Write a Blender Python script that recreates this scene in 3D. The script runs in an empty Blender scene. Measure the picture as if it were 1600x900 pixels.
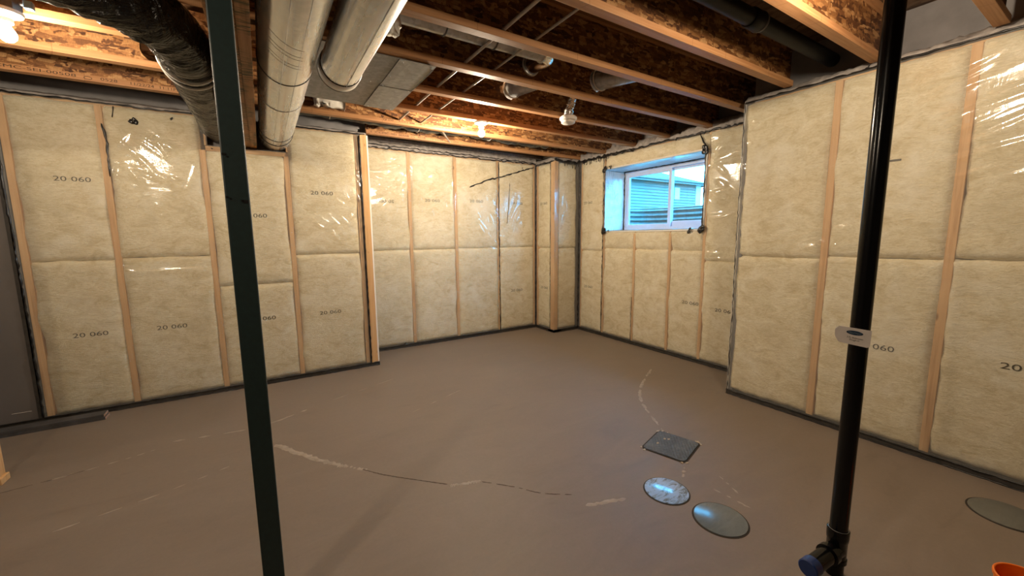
import bpy, math, random
import numpy as np
from mathutils import Vector, Matrix, Euler

C = bpy.context.scene.collection
SC = bpy.context.scene
random.seed(7)
RNG = np.random.default_rng(11)

# ------------------------------------------------------------------ camera
CAM_H = 1.376
def make_camera():
    f, pi, ro, ya = 620.156, math.radians(7.48944), math.radians(-0.499), math.radians(31.95334)
    cp, sp, cy, sy = math.cos(pi), math.sin(pi), math.cos(ya), math.sin(ya)
    fw = Vector((sy*cp, cy*cp, -sp)); rt = Vector((cy, -sy, 0)); up = rt.cross(fw)
    r2 = rt*math.cos(ro) + up*math.sin(ro); u2 = up*math.cos(ro) - rt*math.sin(ro)
    cd = bpy.data.cameras.new('camera'); cam = bpy.data.objects.new('camera', cd); C.objects.link(cam)
    cd.sensor_width = 36; cd.lens = 36*f/1600; cd.clip_start = 0.05; cd.clip_end = 200
    m = Matrix((( r2.x, u2.x, -fw.x, 0), (r2.y, u2.y, -fw.y, 0), (r2.z, u2.z, -fw.z, CAM_H), (0, 0, 0, 1)))
    cam.matrix_world = m
    SC.camera = cam
make_camera()

# ------------------------------------------------------------------ sky, lamps, exposure
world = bpy.data.worlds.new('sky'); SC.world = world; world.use_nodes = True
bg = world.node_tree.nodes['Background']
bg.inputs['Color'].default_value = (0.10, 0.52, 1.0, 1); bg.inputs['Strength'].default_value = 20.0
BULB_COL = (1.0, 0.82, 0.60)
BULB_EMIT = 1450.0
SC.view_settings.view_transform = 'Standard'; SC.view_settings.look = 'None'
SC.view_settings.exposure = 0.40; SC.view_settings.gamma = 1.0
SC.view_settings.use_curve_mapping = False
cyc = SC.cycles
cyc.use_denoising = True; cyc.max_bounces = 10; cyc.diffuse_bounces = 5; cyc.glossy_bounces = 4
cyc.transparent_max_bounces = 12; cyc.sample_clamp_indirect = 6.0; cyc.caustics_reflective = False; cyc.caustics_refractive = False
cyc.blur_glossy = 0.6

def room_lamp(x, y, z, w):
    l = bpy.data.lights.new('ceiling_lamp_light', 'POINT'); l.energy = w; l.color = BULB_COL; l.shadow_soft_size = 0.045
    o = bpy.data.objects.new('ceiling_lamp_light', l); o.location = (x, y, z); C.objects.link(o)
room_lamp(2.10, 0.62, 2.355, 44)
room_lamp(-1.35, 0.52, 2.33, 40)      # the fourth bulb, left of the photographer, out of frame
#       # the third bare bulb, just above the frame behind the drain pipe

# ------------------------------------------------------------------ material helpers
class NT:
    def __init__(s, name):
        s.m = bpy.data.materials.new(name); s.m.use_nodes = True
        s.t = s.m.node_tree; s.t.nodes.clear()
        s.out = s.t.nodes.new('ShaderNodeOutputMaterial')
    def n(s, typ, **kw):
        nd = s.t.nodes.new('ShaderNode'+typ)
        for k, v in kw.items():
            if k.startswith('_'): setattr(nd, k[1:], v)
            else:
                key = k.replace('__', ' ')
                nd.inputs[int(key[1:]) if key[0] == 'i' and key[1:].isdigit() else key].default_value = v
        return nd
    def l(s, a, b):
        s.t.links.new(a, b)
    def coord(s, scale=(1, 1, 1), rot=(0, 0, 0)):
        tc = s.n('TexCoord'); mp = s.n('Mapping'); mp.inputs['Scale'].default_value = scale; mp.inputs['Rotation'].default_value = rot
        s.l(tc.outputs['Object'], mp.inputs['Vector']); return mp.outputs[0]
    def noise(s, vec, scale, detail=4, rough=.55, dist=0):
        nd = s.n('TexNoise'); nd.inputs['Scale'].default_value = scale; nd.inputs['Detail'].default_value = detail
        nd.inputs['Roughness'].default_value = rough; nd.inputs['Distortion'].default_value = dist
        if vec is not None: s.l(vec, nd.inputs['Vector'])
        return nd
    def ramp(s, fac, stops, interp='LINEAR'):
        r = s.n('ValToRGB'); r.color_ramp.interpolation = interp
        e = r.color_ramp.elements
        while len(e) < len(stops): e.new(0.5)
        for el, (p, c) in zip(e, stops):
            el.position = p; el.color = (c, c, c, 1) if not hasattr(c, '__len__') else (*c, 1)
        s.l(fac, r.inputs['Fac']); return r.outputs['Color']
    def mix(s, fac, a, b, mode='MIX'):
        m = s.n('Mix', _data_type='RGBA', _blend_type=mode)
        for v, i in ((fac, 0), (a, 6), (b, 7)):
            if isinstance(v, (int, float)): m.inputs[i].default_value = v
            elif hasattr(v, '__len__'): m.inputs[i].default_value = (*v, 1)
            else: s.l(v, m.inputs[i])
        return m.outputs[2]
    def math(s, op, a, b=0.0):
        m = s.n('Math', _operation=op)
        for v, i in ((a, 0), (b, 1)):
            if isinstance(v, (int, float)): m.inputs[i].default_value = v
            else: s.l(v, m.inputs[i])
        return m.outputs[0]
    def bump(s, h, strength=.3, dist=.01, normal=None):
        b = s.n('Bump'); b.inputs['Strength'].default_value = strength; b.inputs['Distance'].default_value = dist
        s.l(h, b.inputs['Height'])
        if normal is not None: s.l(normal, b.inputs['Normal'])
        return b.outputs[0]
    def schlick(s, normal=None):
        """reflectance of a thin film, the same from either side"""
        w = s.n('LayerWeight'); w.inputs['Blend'].default_value = .5
        if normal is not None: s.l(normal, w.inputs['Normal'])
        return s.math('ADD', s.math('MULTIPLY', s.math('POWER', w.outputs['Facing'], 4.0), .92), .045)
    def pbr(s, col, rough=.6, metal=0, normal=None, spec=.5, **kw):
        p = s.n('BsdfPrincipled')
        for v, k in ((col, 'Base Color'), (rough, 'Roughness'), (metal, 'Metallic'), (spec, 'Specular IOR Level')):
            if isinstance(v, (int, float)): p.inputs[k].default_value = v
            elif hasattr(v, '__len__'): p.inputs[k].default_value = (*v, 1)
            else: s.l(v, p.inputs[k])
        if normal is not None: s.l(normal, p.inputs['Normal'])
        s.l(p.outputs[0], s.out.inputs[0]); return p

def plain(name, col, rough=.6, metal=0, vary=.12, scale=30, bump=.08, spec=.5):
    t = NT(name); v = t.coord(); nz = t.noise(v, scale, 5)
    lo = tuple(c*(1-vary) for c in col); hi = tuple(min(1, c*(1+vary)) for c in col)
    c = t.ramp(nz.outputs[0], [(.3, lo), (.7, hi)])
    t.pbr(c, rough, metal, t.bump(nz.outputs[0], bump, .004), spec); return t.m

def wood(name, axis, base=(.61, .37, .17), dark=(.43, .23, .09), light=(.71, .47, .25)):
    """lumber with the grain along the given axis, a few knots"""
    t = NT(name); sc = [26, 26, 26]; sc['xyz'.index(axis)] = 1.1
    v = t.coord(tuple(sc)); nz = t.noise(v, 1.6, 5, .6, .6)
    c = t.ramp(nz.outputs[0], [(.25, dark), (.48, base), (.8, light)])
    kc = [7, 7, 7]; kc['xyz'.index(axis)] = 3.2
    vo = t.n('TexVoronoi'); vo.inputs['Scale'].default_value = 1.0; t.l(t.coord(tuple(kc)), vo.inputs['Vector'])
    k = t.ramp(vo.outputs['Distance'], [(.05, 1), (.10, 0)])
    c = t.mix(k, c, tuple(x*.35 for x in dark))
    big = t.noise(t.coord(), 3, 2); c = t.mix(t.ramp(big.outputs[0], [(.35, 0), (.75, .35)]), c, dark)
    t.pbr(c, .62, 0, t.bump(nz.outputs[0], .15, .003), .3); return t.m

def osb(name, cols):
    t = NT(name)
    def layer(rot, sc):
        base = t.coord(sc, rot)
        nz = t.noise(t.coord((1, .3, 1)), 11, 3, .55); ad = t.n('VectorMath', _operation='MULTIPLY_ADD')
        t.l(nz.outputs['Color'], ad.inputs[0]); ad.inputs[1].default_value = (1.6, .3, 1.6); t.l(base, ad.inputs[2])
        vo = t.n('TexVoronoi'); vo.inputs['Scale'].default_value = 1.0; vo.inputs['Randomness'].default_value = 1
        t.l(ad.outputs[0], vo.inputs['Vector']); sep = t.n('SeparateColor'); t.l(vo.outputs['Color'], sep.inputs[0])
        return sep.outputs[0]
    a = layer((0, .6, 0), (11, 3, 50)); b = layer((0, -.9, 0), (11, 3, 52)); d = layer((0, 1.45, 0), (9, 3, 42))
    pick = t.ramp(t.noise(t.coord((1, .3, 1)), 13, 3).outputs[0], [(.44, 0), (.50, 1)])
    pick2 = t.ramp(t.noise(t.coord((1.1, .3, .9)), 11, 3).outputs[0], [(.56, 0), (.60, 1)])
    f = t.mix(pick2, t.mix(pick, a, b), d)
    gr = t.noise(t.coord((75, 10, 26)), 2.2, 5, .75)
    c = t.ramp(f, [(0, cols[0]), (.35, cols[1]), (.7, cols[2]), (1, cols[3])])
    c = t.mix(.8, c, gr.outputs[0], 'OVERLAY')
    t.pbr(c, .6, 0, t.bump(f, .35, .004), .25); return t.m

def text_mesh(s, size):
    cu = bpy.data.curves.new('lettering', 'FONT'); cu.body = s; cu.size = size; cu.resolution_u = 3
    cu.align_x = 'LEFT'; cu.align_y = 'BOTTOM'
    ob = bpy.data.objects.new('lettering', cu); C.objects.link(ob)
    dg = bpy.context.evaluated_depsgraph_get(); me = bpy.data.meshes.new_from_object(ob.evaluated_get(dg))
    bpy.data.objects.remove(ob); bpy.data.curves.remove(cu); return me

# ------------------------------------------------------------------ mesh helpers
class MB:
    def __init__(s): s.v = []; s.f = []
    def add(s, vs, fs):
        o = len(s.v); s.v += [tuple(p) for p in vs]; s.f += [tuple(i+o for i in f) for f in fs]; return s
    def box(s, x0, x1, y0, y1, z0, z1):
        return s.add([(x, y, z) for x in (x0, x1) for y in (y0, y1) for z in (z0, z1)],
                     [(0, 1, 3, 2), (4, 6, 7, 5), (0, 4, 5, 1), (2, 3, 7, 6), (0, 2, 6, 4), (1, 5, 7, 3)])
    def tube(s, pts, r, n=16, caps=True, flat=1.0):
        pts = [Vector(p) for p in pts]; rr = r if hasattr(r, '__len__') else [r]*len(pts)
        tang = []
        for i in range(len(pts)):
            d = pts[min(i+1, len(pts)-1)] - pts[max(i-1, 0)]
            tang.append(d.normalized())
        up = Vector((0, 0, 1)) if abs(tang[0].z) < .9 else Vector((1, 0, 0))
        a = tang[0].cross(up).normalized(); vs = []; fs = []
        for i, p in enumerate(pts):
            t = tang[i]; a = (a - t*a.dot(t)).normalized(); b = t.cross(a)
            for k in range(n):
                th = 2*math.pi*k/n; vs.append(p + a*(rr[i]*math.cos(th)) + b*(rr[i]*flat*math.sin(th)))
        for i in range(len(pts)-1):
            for k in range(n):
                k2 = (k+1) % n; fs.append((i*n+k, i*n+k2, (i+1)*n+k2, (i+1)*n+k))
        if caps: fs += [tuple(range(n-1, -1, -1)), tuple((len(pts)-1)*n+k for k in range(n))]
        return s.add(vs, fs)
    def lathe(s, prof, c=(0, 0, 0), n=24, axis=None):
        """profile of (radius, height) about an axis direction through c"""
        ax = Vector(axis or (0, 0, 1)).normalized(); u = ax.orthogonal().normalized(); w = ax.cross(u); c = Vector(c); vs = []; fs = []
        for r, h in prof:
            for k in range(n):
                th = 2*math.pi*k/n; vs.append(c + ax*h + u*(r*math.cos(th)) + w*(r*math.sin(th)))
        for i in range(len(prof)-1):
            for k in range(n):
                k2 = (k+1) % n; fs.append((i*n+k, i*n+k2, (i+1)*n+k2, (i+1)*n+k))
        if prof[0][0] > 1e-5: fs.append(tuple(range(n-1, -1, -1)))
        if prof[-1][0] > 1e-5: fs.append(tuple((len(prof)-1)*n+k for k in range(n)))
        return s.add(vs, fs)
    def grid(s, P, hole=None):
        """P: array (m, n, 3); hole: bool (m-1, n-1) of faces to leave out"""
        m, n = P.shape[:2]; fs = []
        for i in range(m-1):
            for j in range(n-1):
                if hole is None or not hole[i, j]:
                    fs.append((i*n+j, (i+1)*n+j, (i+1)*n+j+1, i*n+j+1))
        return s.add(P.reshape(-1, 3).tolist(), fs)
    def quad(s, a, b, c, d): return s.add([a, b, c, d], [(0, 1, 2, 3)])

def obj(name, mb, mat, parent=None, smooth=False, bevel=0, **props):
    if isinstance(mb, MB):
        me = bpy.data.meshes.new(name)
        o0 = Vector((0, 0, 0))
        if parent is None and not props.get('keep_origin'):
            a = np.array(mb.v); lo, hi = a.min(0), a.max(0); o0 = Vector(((lo[0]+hi[0])/2, (lo[1]+hi[1])/2, lo[2]))
        elif parent is not None: o0 = parent.get('_o') and Vector(parent['_o']) or Vector((0, 0, 0))
        me.from_pydata([(x-o0.x, y-o0.y, z-o0.z) for x, y, z in mb.v], [], mb.f); me.update()
    else: me = mb; o0 = None
    o = bpy.data.objects.new(name, me); C.objects.link(o)
    if mat is not None: me.materials.append(mat) if not me.materials else None
    if smooth:
        me.polygons.foreach_set('use_smooth', [True]*len(me.polygons))
        if smooth == 'auto': me.set_sharp_from_angle(angle=math.radians(40))
    if bevel:
        md = o.modifiers.new('bevel', 'BEVEL'); md.width = bevel; md.segments = 2; md.limit_method = 'ANGLE'
    if parent is not None: o.parent = parent
    if parent is None and o0 is not None: o.location = o0
    o['_o'] = tuple(o0) if o0 is not None else (0, 0, 0)
    for k, v in props.items():
        if k != 'keep_origin': o[k] = v
    return o

def thing(name, label, cat, loc, group=None):
    o = bpy.data.objects.new(name, None); C.objects.link(o); o.location = loc; o.empty_display_size = .1
    o['label'] = label; o['category'] = cat; o['_o'] = tuple(loc)
    if group: o['group'] = group
    return o

def structure(name, mb, mat, **kw): return obj(name, mb, mat, kind='structure', **kw)

def local(parent, m):
    """a world matrix as the local matrix of a child"""
    return Matrix.Translation(-Vector(parent['_o'])) @ m

def lettering(s, size, origin, right, up, mat, parent, name='lettering', width=None, mirror=False):
    me = text_mesh(s, size); a = np.array([v.co for v in me.vertices]); w = a[:, 0].max()
    sx = (width/w if width else 1.0) * (-1 if mirror else 1)
    R, U = Vector(right).normalized(), Vector(up).normalized(); N = R.cross(U)
    org = Vector(origin) + (R*(width or w) if mirror else Vector((0, 0, 0)))
    me.transform(Matrix.Translation(org - Vector(parent['_o'])) @ Matrix(((R.x*sx, U.x, N.x, 0), (R.y*sx, U.y, N.y, 0), (R.z*sx, U.z, N.z, 0), (0, 0, 0, 1))))
    o = bpy.data.objects.new(name, me); C.objects.link(o); me.materials.clear(); me.materials.append(mat); o.parent = parent
    o['_o'] = parent['_o']; return o

def vnoise(x, y, seed=0):
    """smooth 2-D value noise in about -1..1"""
    x = np.asarray(x, float); y = np.asarray(y, float)
    xi = np.floor(x).astype(int); yi = np.floor(y).astype(int); fx = x-xi; fy = y-yi
    fx = fx*fx*(3-2*fx); fy = fy*fy*(3-2*fy)
    def h(a, b):
        n = (a*374761393 + b*668265263 + seed*1442695041) & 0x7fffffff
        n = ((n ^ (n >> 13))*1274126177) & 0x7fffffff
        return ((n ^ (n >> 16)) & 0xffff)/32767.5 - 1
    return (h(xi, yi)*(1-fx)+h(xi+1, yi)*fx)*(1-fy) + (h(xi, yi+1)*(1-fx)+h(xi+1, yi+1)*fx)*fy
def sstep(a, b, x):
    t = np.clip((x-a)/(b-a), 0, 1); return t*t*(3-2*t)

# ------------------------------------------------------------------ materials
M = {}
M['stud'] = wood('stud lumber', 'z')
M['stud_x'] = wood('plate lumber along x', 'x')
M['stud_y'] = wood('plate lumber along y', 'y')
M['beam'] = None
def mk_beam():
    t = NT('stained beam lumber'); v = t.coord((26, 1.2, 26)); nz = t.noise(v, 1.5, 5, .6, .5)
    c = t.ramp(nz.outputs[0], [(.25, (.25, .12, .045)), (.5, (.42, .215, .09)), (.8, (.52, .30, .145))])
    st = t.noise(t.coord((3, 24, 3)), 2.2, 4, .7, .4); pa = t.noise(t.coord((9, 2.2, 9)), 1.1, 1)
    k = t.math('MULTIPLY', t.ramp(st.outputs[0], [(.47, 0), (.56, 1)]), t.ramp(pa.outputs[0], [(.42, 0), (.52, 1)]))
    c = t.mix(t.math('MULTIPLY', k, .85), c, (.05, .065, .03))
    t.pbr(c, .65, 0, t.bump(nz.outputs[0], .2, .003), .3); return t.m
M['beam'] = mk_beam()
def mk_flange():
    t = NT('laminated joist flange'); v = t.coord((1.3, 40, 40)); nz = t.noise(v, 1.6, 4, .6, .4)
    c = t.ramp(nz.outputs[0], [(.25, (.27, .125, .050)), (.5, (.41, .205, .088)), (.8, (.52, .30, .145))])
    w = t.n('TexWave', _wave_type='BANDS', _bands_direction='X'); w.inputs['Scale'].default_value = 46; w.inputs['Distortion'].default_value = .4
    t.l(t.coord(), w.inputs['Vector']); c = t.mix(t.ramp(w.outputs[0], [(.02, .28), (.25, 0)]), c, (.28, .11, .03))
    vo = t.n('TexVoronoi', _voronoi_dimensions='1D', _feature='DISTANCE_TO_EDGE'); vo.inputs['Scale'].default_value = 1.7
    sx = t.n('SeparateXYZ'); t.l(t.coord((1, .35, .2), (0, 0, .0)), sx.inputs[0])
    t.l(t.math('ADD', sx.outputs[0], t.math('MULTIPLY', sx.outputs[1], 1.0)), vo.inputs['W'])
    c = t.mix(t.ramp(vo.outputs['Distance'], [(.0015, .7), (.004, 0)]), c, (.10, .04, .015))
    big = t.noise(t.coord(), 2.2, 2); c = t.mix(t.ramp(big.outputs[0], [(.35, 0), (.7, .3)]), c, (.30, .13, .052))
    t.pbr(c, .55, 0, t.bump(nz.outputs[0], .12, .003), .3); return t.m
M['flange'] = mk_flange()
M['osb'] = osb('oriented strand board web', [(.050, .018, .007), (.135, .054, .018), (.26, .118, .040), (.42, .235, .10)])
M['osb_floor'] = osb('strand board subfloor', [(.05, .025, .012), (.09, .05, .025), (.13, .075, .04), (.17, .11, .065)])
def mk_batt():
    t = NT('yellow glass fibre batt'); v = t.coord()
    a = t.noise(t.coord((5, 5, 9)), 1.3, 6, .68, 1.0); b = t.noise(t.coord((14, 14, 46)), 2.6, 6, .75, .9)
    c = t.ramp(a.outputs[0], [(.26, (.62, .50, .29)), (.48, (.84, .745, .52)), (.72, (.95, .885, .70))])
    c = t.mix(t.ramp(b.outputs[0], [(.34, .60), (.55, 0)]), c, (.58, .46, .25))
    sp = t.noise(v, 3.2, 4, .6); c = t.mix(t.ramp(sp.outputs[0], [(.54, 0), (.68, .55)]), c, (.95, .90, .76))
    c = t.mix(t.ramp(sp.outputs[0], [(.30, .45), (.42, 0)]), c, (.62, .53, .34))
    k = t.noise(t.coord((30, 30, 14), (.3, .3, 0)), 1.2, 3, .6, 2.0); c = t.mix(t.ramp(k.outputs[0], [(.70, 0), (.76, .35)]), c, (.42, .32, .17))
    h = t.math('ADD', t.math('MULTIPLY', a.outputs[0], .9), t.math('MULTIPLY', b.outputs[0], .9))
    t.pbr(c, .9, 0, t.bump(h, .7, .016), .1); return t.m
M['batt'] = mk_batt()
def mk_poly(name, haze=.12, refl=1.15, rough=.10, tint=(.98, .98, .97), ang=.5, fine=.06, veil=(.85, .83, .78)):
    t = NT(name)
    msk = t.ramp(t.noise(t.coord(), 2.4, 2).outputs[0], [(.40, .05), (.68, 1)])
    w1 = t.noise(t.coord((7, 7, 2.2), (ang, ang, 0)), 2.4, 3, .5, 1.6)
    w2 = t.noise(t.coord((3, 3, 11), (-.25, .25, 0)), 1.6, 3, .5, 1.4)
    h = t.math('MULTIPLY', t.math('ADD', w1.outputs[0], w2.outputs[0]), msk)
    nrm = t.bump(h, fine, .03)
    tr = t.n('BsdfTransparent'); tr.inputs[0].default_value = (*tint, 1)
    gl = t.n('BsdfGlossy'); gl.inputs['Roughness'].default_value = rough; gl.inputs['Color'].default_value = (.95, .95, .95, 1); t.l(nrm, gl.inputs['Normal'])
    df = t.n('BsdfDiffuse'); df.inputs['Color'].default_value = (*veil, 1)
    fr = t.schlick(nrm)
    m0 = t.n('MixShader'); m0.inputs[0].default_value = haze; t.l(tr.outputs[0], m0.inputs[1]); t.l(df.outputs[0], m0.inputs[2])
    m1 = t.n('MixShader'); t.l(t.math('MINIMUM', t.math('MULTIPLY', fr, refl), .5), m1.inputs[0]); t.l(m0.outputs[0], m1.inputs[1]); t.l(gl.outputs[0], m1.inputs[2])
    t.l(m1.outputs[0], t.out.inputs[0]); return t.m
M['poly'] = mk_poly('clear polyethylene sheet')
M['poly_edge'] = mk_poly('folded polyethylene edge', .55, 2.0, .2)
M['reveal'] = mk_poly('polyethylene over window reveal', .85, 2.0, .18, fine=.8, veil=(.74, .80, .83))  # veil tinted cool, window daylight put into the liner colour
def mk_floor():
    t = NT('brown concrete floor'); v = t.coord()
    a = t.noise(v, .55, 4, .55, .5); b = t.noise(t.coord((1.2, 3.4, 1), (0, 0, .5)), 1.5, 6, .62, 1.2); g = t.noise(v, 70, 4, .7)
    c = t.ramp(a.outputs[0], [(.3, (.172, .133, .101)), (.7, (.214, .168, .131))])
    c = t.mix(t.ramp(b.outputs[0], [(.42, 0), (.75, .5)]), c, (.245, .198, .160))
    c = t.mix(t.ramp(b.outputs[0], [(.25, .4), (.4, 0)]), c, (.120, .088, .068))
    c = t.mix(.10, c, g.outputs[0], 'OVERLAY')
    r = t.ramp(b.outputs[0], [(.3, .50), (.7, .64)])
    h = t.math('ADD', t.math('MULTIPLY', g.outputs[0], .3), b.outputs[0])
    t.pbr(c, r, 0, t.bump(h, .12, .01), .4); return t.m
M['floor'] = mk_floor()
M['patch'] = plain('skim patch mortar', (.31, .258, .208), .7, vary=.2, scale=22)
M['crack'] = plain('open crack dirt', (.085, .060, .045), .9, vary=.3, scale=40)
M['chip'] = plain('broken concrete edge', (.40, .33, .25), .85, vary=.35, scale=60, bump=.5)
M['foam'] = plain('grey spray foam', (.30, .27, .25), .85, vary=.28, scale=26, bump=.9)
M['rim'] = plain('dark rim foam', (.20, .19, .19), .8, vary=.2, scale=5, bump=.4)
M['drywall'] = plain('grey board', (.125, .112, .106), .75, vary=.06, scale=3, bump=.03)
M['concrete'] = plain('foundation concrete', (.30, .28, .26), .85, vary=.15, scale=6, bump=.3)
M['sealant'] = plain('black acoustic sealant', (.010, .009, .009), .32, vary=.4, scale=40, bump=.5)
M['gasket'] = plain('dark sill gasket', (.036, .032, .028), .6, vary=.35, scale=20, bump=.3)
M['ink'] = plain('faded stamp ink', (.075, .065, .045), .9, vary=.5, scale=140, bump=0)
M['ink_black'] = plain('black stamp ink', (.045, .022, .010), .8, vary=.4, scale=90, bump=0)
def mk_galv(name, col=(.74, .71, .66), rough=.30, axis='y', metal=1.0):
    t = NT(name); sc = [9, 9, 9]; sc['xyz'.index(axis)] = .5
    a = t.noise(t.coord(tuple(sc)), 1.5, 4, .6); vo = t.n('TexVoronoi'); vo.inputs['Scale'].default_value = 38; t.l(t.coord(), vo.inputs['Vector'])
    sp = t.n('SeparateColor'); t.l(vo.outputs['Color'], sp.inputs[0])
    c = t.mix(t.ramp(a.outputs[0], [(.35, 0), (.7, .6)]), col, tuple(x*.72 for x in col))
    c = t.mix(.16, c, sp.outputs[0], 'OVERLAY')
    r = t.math('ADD', t.math('MULTIPLY', a.outputs[0], .18), rough-.09)
    t.pbr(c, r, metal, t.bump(a.outputs[0], .10, .01)); return t.m
M['galv'] = mk_galv('galvanised duct steel', (.76, .79, .83), .27, metal=.72)
M['galv_x'] = mk_galv('galvanised pipe steel', axis='x', rough=.38, col=(.50, .50, .50), metal=.6)
M['sheet'] = mk_galv('dull sheet metal', (.20, .195, .20), .52, metal=.55)
M['sheet_b'] = mk_galv('dull sheet metal offcut', (.255, .25, .25), .50, metal=.55)
M['foil'] = mk_galv('crumpled foil', (.80, .79, .78), .18, 'z')
def mk_flex():
    t = NT('black duct jacket'); w = t.noise(t.coord((2.5, 16, 9)), 1.6, 4, .6, 1.2); w2 = t.noise(t.coord((10, 3, 4)), 1.3, 3, .6, 1.5)
    h = t.math('ADD', w.outputs[0], w2.outputs[0])
    t.pbr((.007, .0065, .0065), .27, 0, t.bump(h, .9, .035), .38); return t.m
M['flex'] = mk_flex()
M['flex_dull'] = plain('dark insulated duct jacket', (.028, .029, .031), .42, vary=.3, scale=9, bump=.6)
M['post'] = plain('dark green steel paint', (.0085, .0225, .0225), .5, vary=.15, scale=60, bump=.06)
M['abs'] = plain('black drain plastic', (.004, .004, .0045), .17, vary=.1, scale=20, bump=.02, spec=.28)
M['abs_dull'] = plain('toned down black drain plastic', (.006, .006, .006), .5, vary=.2, scale=20, bump=.02, spec=.15)  # same plastic, sheen held back so the near bulb doesn't grey it
M['cap'] = plain('blue test cap', (.007, .030, .14), .35, vary=.1)
M['clamp'] = plain('pale solvent ring', (.25, .25, .24), .4)
M['tag'] = plain('pale tag card', (.80, .73, .68), .55, vary=.05)
M['tag_blue'] = plain('tag emblem blue', (.010, .040, .085), .5)
M['tag_pale'] = plain('tag emblem script', (.22, .30, .36), .5)
M['tag_ink'] = plain('tag print', (.03, .025, .025), .6)
M['white'] = plain('white plastic', (.80, .77, .72), .4, vary=.03, bump=.02)
M['porcelain'] = plain('white lampholder', (.85, .83, .78), .3, vary=.02, bump=0)
M['blue_plastic'] = plain('blue box connector', (.12, .25, .42), .45)
M['box'] = plain('dark junction box', (.10, .10, .10), .5, vary=.2)
M['pex'] = plain('pale water tube', (.42, .37, .33), .45, vary=.08)
M['scrap'] = plain('white foam scrap', (.74, .71, .64), .85, vary=.12, scale=30, bump=.6)
M['hatch'] = None
def mk_hatch():
    t = NT('cast access lid'); v = t.coord(); vo = t.n('TexVoronoi', _distance='MANHATTAN'); vo.inputs['Scale'].default_value = 55; vo.inputs['Randomness'].default_value = .25; t.l(t.coord((1, 1, 1), (0, 0, .78)), vo.inputs['Vector'])
    a = t.noise(v, 9, 5, .7)
    c = t.ramp(a.outputs[0], [(.3, (.065, .075, .09)), (.6, (.115, .13, .15)), (.8, (.26, .25, .23))])
    t.pbr(c, .5, .35, t.bump(vo.outputs['Distance'], .8, .006)); return t.m
M['hatch'] = mk_hatch()
def mk_disc(name, base, streak, amt, rough=.35):
    t = NT(name); a = t.noise(t.coord((9, 22, 9), (0, 0, .5)), 1.0, 5, .7, 1.4)
    c = t.ramp(a.outputs[0], [(.40, base), (.40+amt, streak)]); t.pbr(c, rough, .0, t.bump(a.outputs[0], .1, .003), .6); return t.m
M['disc_blue'] = mk_disc('lid with painted sky reflection', (.13, .17, .23), (.30, .46, .80), .10, .15)  # blue streaks are the sky's reflection put into the lid colour
M['disc_grey'] = mk_disc('grey plastic lid', (.115, .135, .15), (.145, .165, .18), .3, .20)
M['disc_dull'] = mk_disc('dull grey lid', (.115, .115, .10), (.14, .14, .12), .3, .45)
M['gap'] = plain('shadowed gap filler', (.03, .022, .016), .9)
M['orange'] = plain('orange plastic', (.80, .17, .012), .42, vary=.05, bump=.02)
M['board'] = plain('weathered dark board', (.060, .055, .055), .7, vary=.3, scale=12)
M['board_end'] = plain('pinkish end grain', (.42, .27, .20), .8, vary=.2, scale=60)
M['vinyl'] = plain('daylight tinted window vinyl', (.58, .62, .72), .35, vary=.03, bump=.01)  # white vinyl with cool daylight mixed into its colour
M['siding'] = plain('grey siding', (.085, .090, .074), .6, vary=.03, scale=2, bump=.0)
M['trim'] = plain('white house trim', (.40, .40, .40), .5, vary=.02, bump=0)
M['roofing'] = plain('grey blue shingles', (.050, .062, .056), .8, vary=.12, scale=8)
M['well'] = mk_galv('corrugated well steel', (.14, .145, .13), .5, metal=.2)
M['ground'] = plain('bare yard soil', (.20, .17, .13), .95, vary=.25, scale=3, bump=.5)
def mk_glass():
    t = NT('window glass'); tr = t.n('BsdfTransparent'); gl = t.n('BsdfGlossy'); gl.inputs['Roughness'].default_value = .02
    tr.inputs[0].default_value = (.93, .97, .97, 1)
    m = t.n('MixShader'); t.l(t.schlick(), m.inputs[0]); t.l(tr.outputs[0], m.inputs[1]); t.l(gl.outputs[0], m.inputs[2]); t.l(m.outputs[0], t.out.inputs[0]); return t.m
M['glass'] = mk_glass()
def mk_bulb(k):
    t = NT('lit bulb glass'); e = t.n('Emission'); e.inputs[0].default_value = (*BULB_COL, 1); e.inputs[1].default_value = BULB_EMIT*k
    t.l(e.outputs[0], t.out.inputs[0]); return t.m
M['bulb_near'] = mk_bulb(.75); M['bulb_far'] = mk_bulb(1.7)

# ------------------------------------------------------------------ room shell
YL, YB, XR, XF, YC, XE = 4.309, 4.822, 3.339, 3.878, 4.383, 0.972   # wall faces
ZT = 2.40                      # top of the framed walls
ZJ = 2.43                      # underside of the joists
ZS = 2.732                     # underside of the subfloor
structure('floor', MB().box(-3.2, 4.3, -3.4, 5.2, -.15, 0), M['floor'])
structure('ceiling', MB().box(-3.2, 4.35, -3.4, 5.2, ZS, ZS+.02), M['osb_floor'])
structure('wall_rear', MB().box(-3.2, 3.7, -3.4, -3.25, 0, ZS), M['drywall'])
structure('wall_side', MB().box(-3.2, -3.05, -3.25, 5.2, 0, ZS), M['drywall'])

class Frame:
    """a wall face: u runs along it, d is the depth behind the sheet, z up"""
    def __init__(s, O, U, N): s.O = Vector((*O, 0)); s.U = Vector((*U, 0)); s.N = Vector((*N, 0))
    def p(s, u, d, z): return s.O + s.U*u - s.N*d + Vector((0, 0, z))
    def box(s, mb, u0, u1, d0, d1, z0, z1):
        a = s.p(u0, d0, z0); b = s.p(u1, d1, z1)
        return mb.box(min(a.x, b.x), max(a.x, b.x), min(a.y, b.y), max(a.y, b.y), z0, z1)
    def arr(s, u, d, z):
        P = np.zeros(u.shape+(3,)); 
        for k in range(3): P[..., k] = s.O[k] + s.U[k]*u - s.N[k]*d
        P[..., 2] += z; return P

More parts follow.
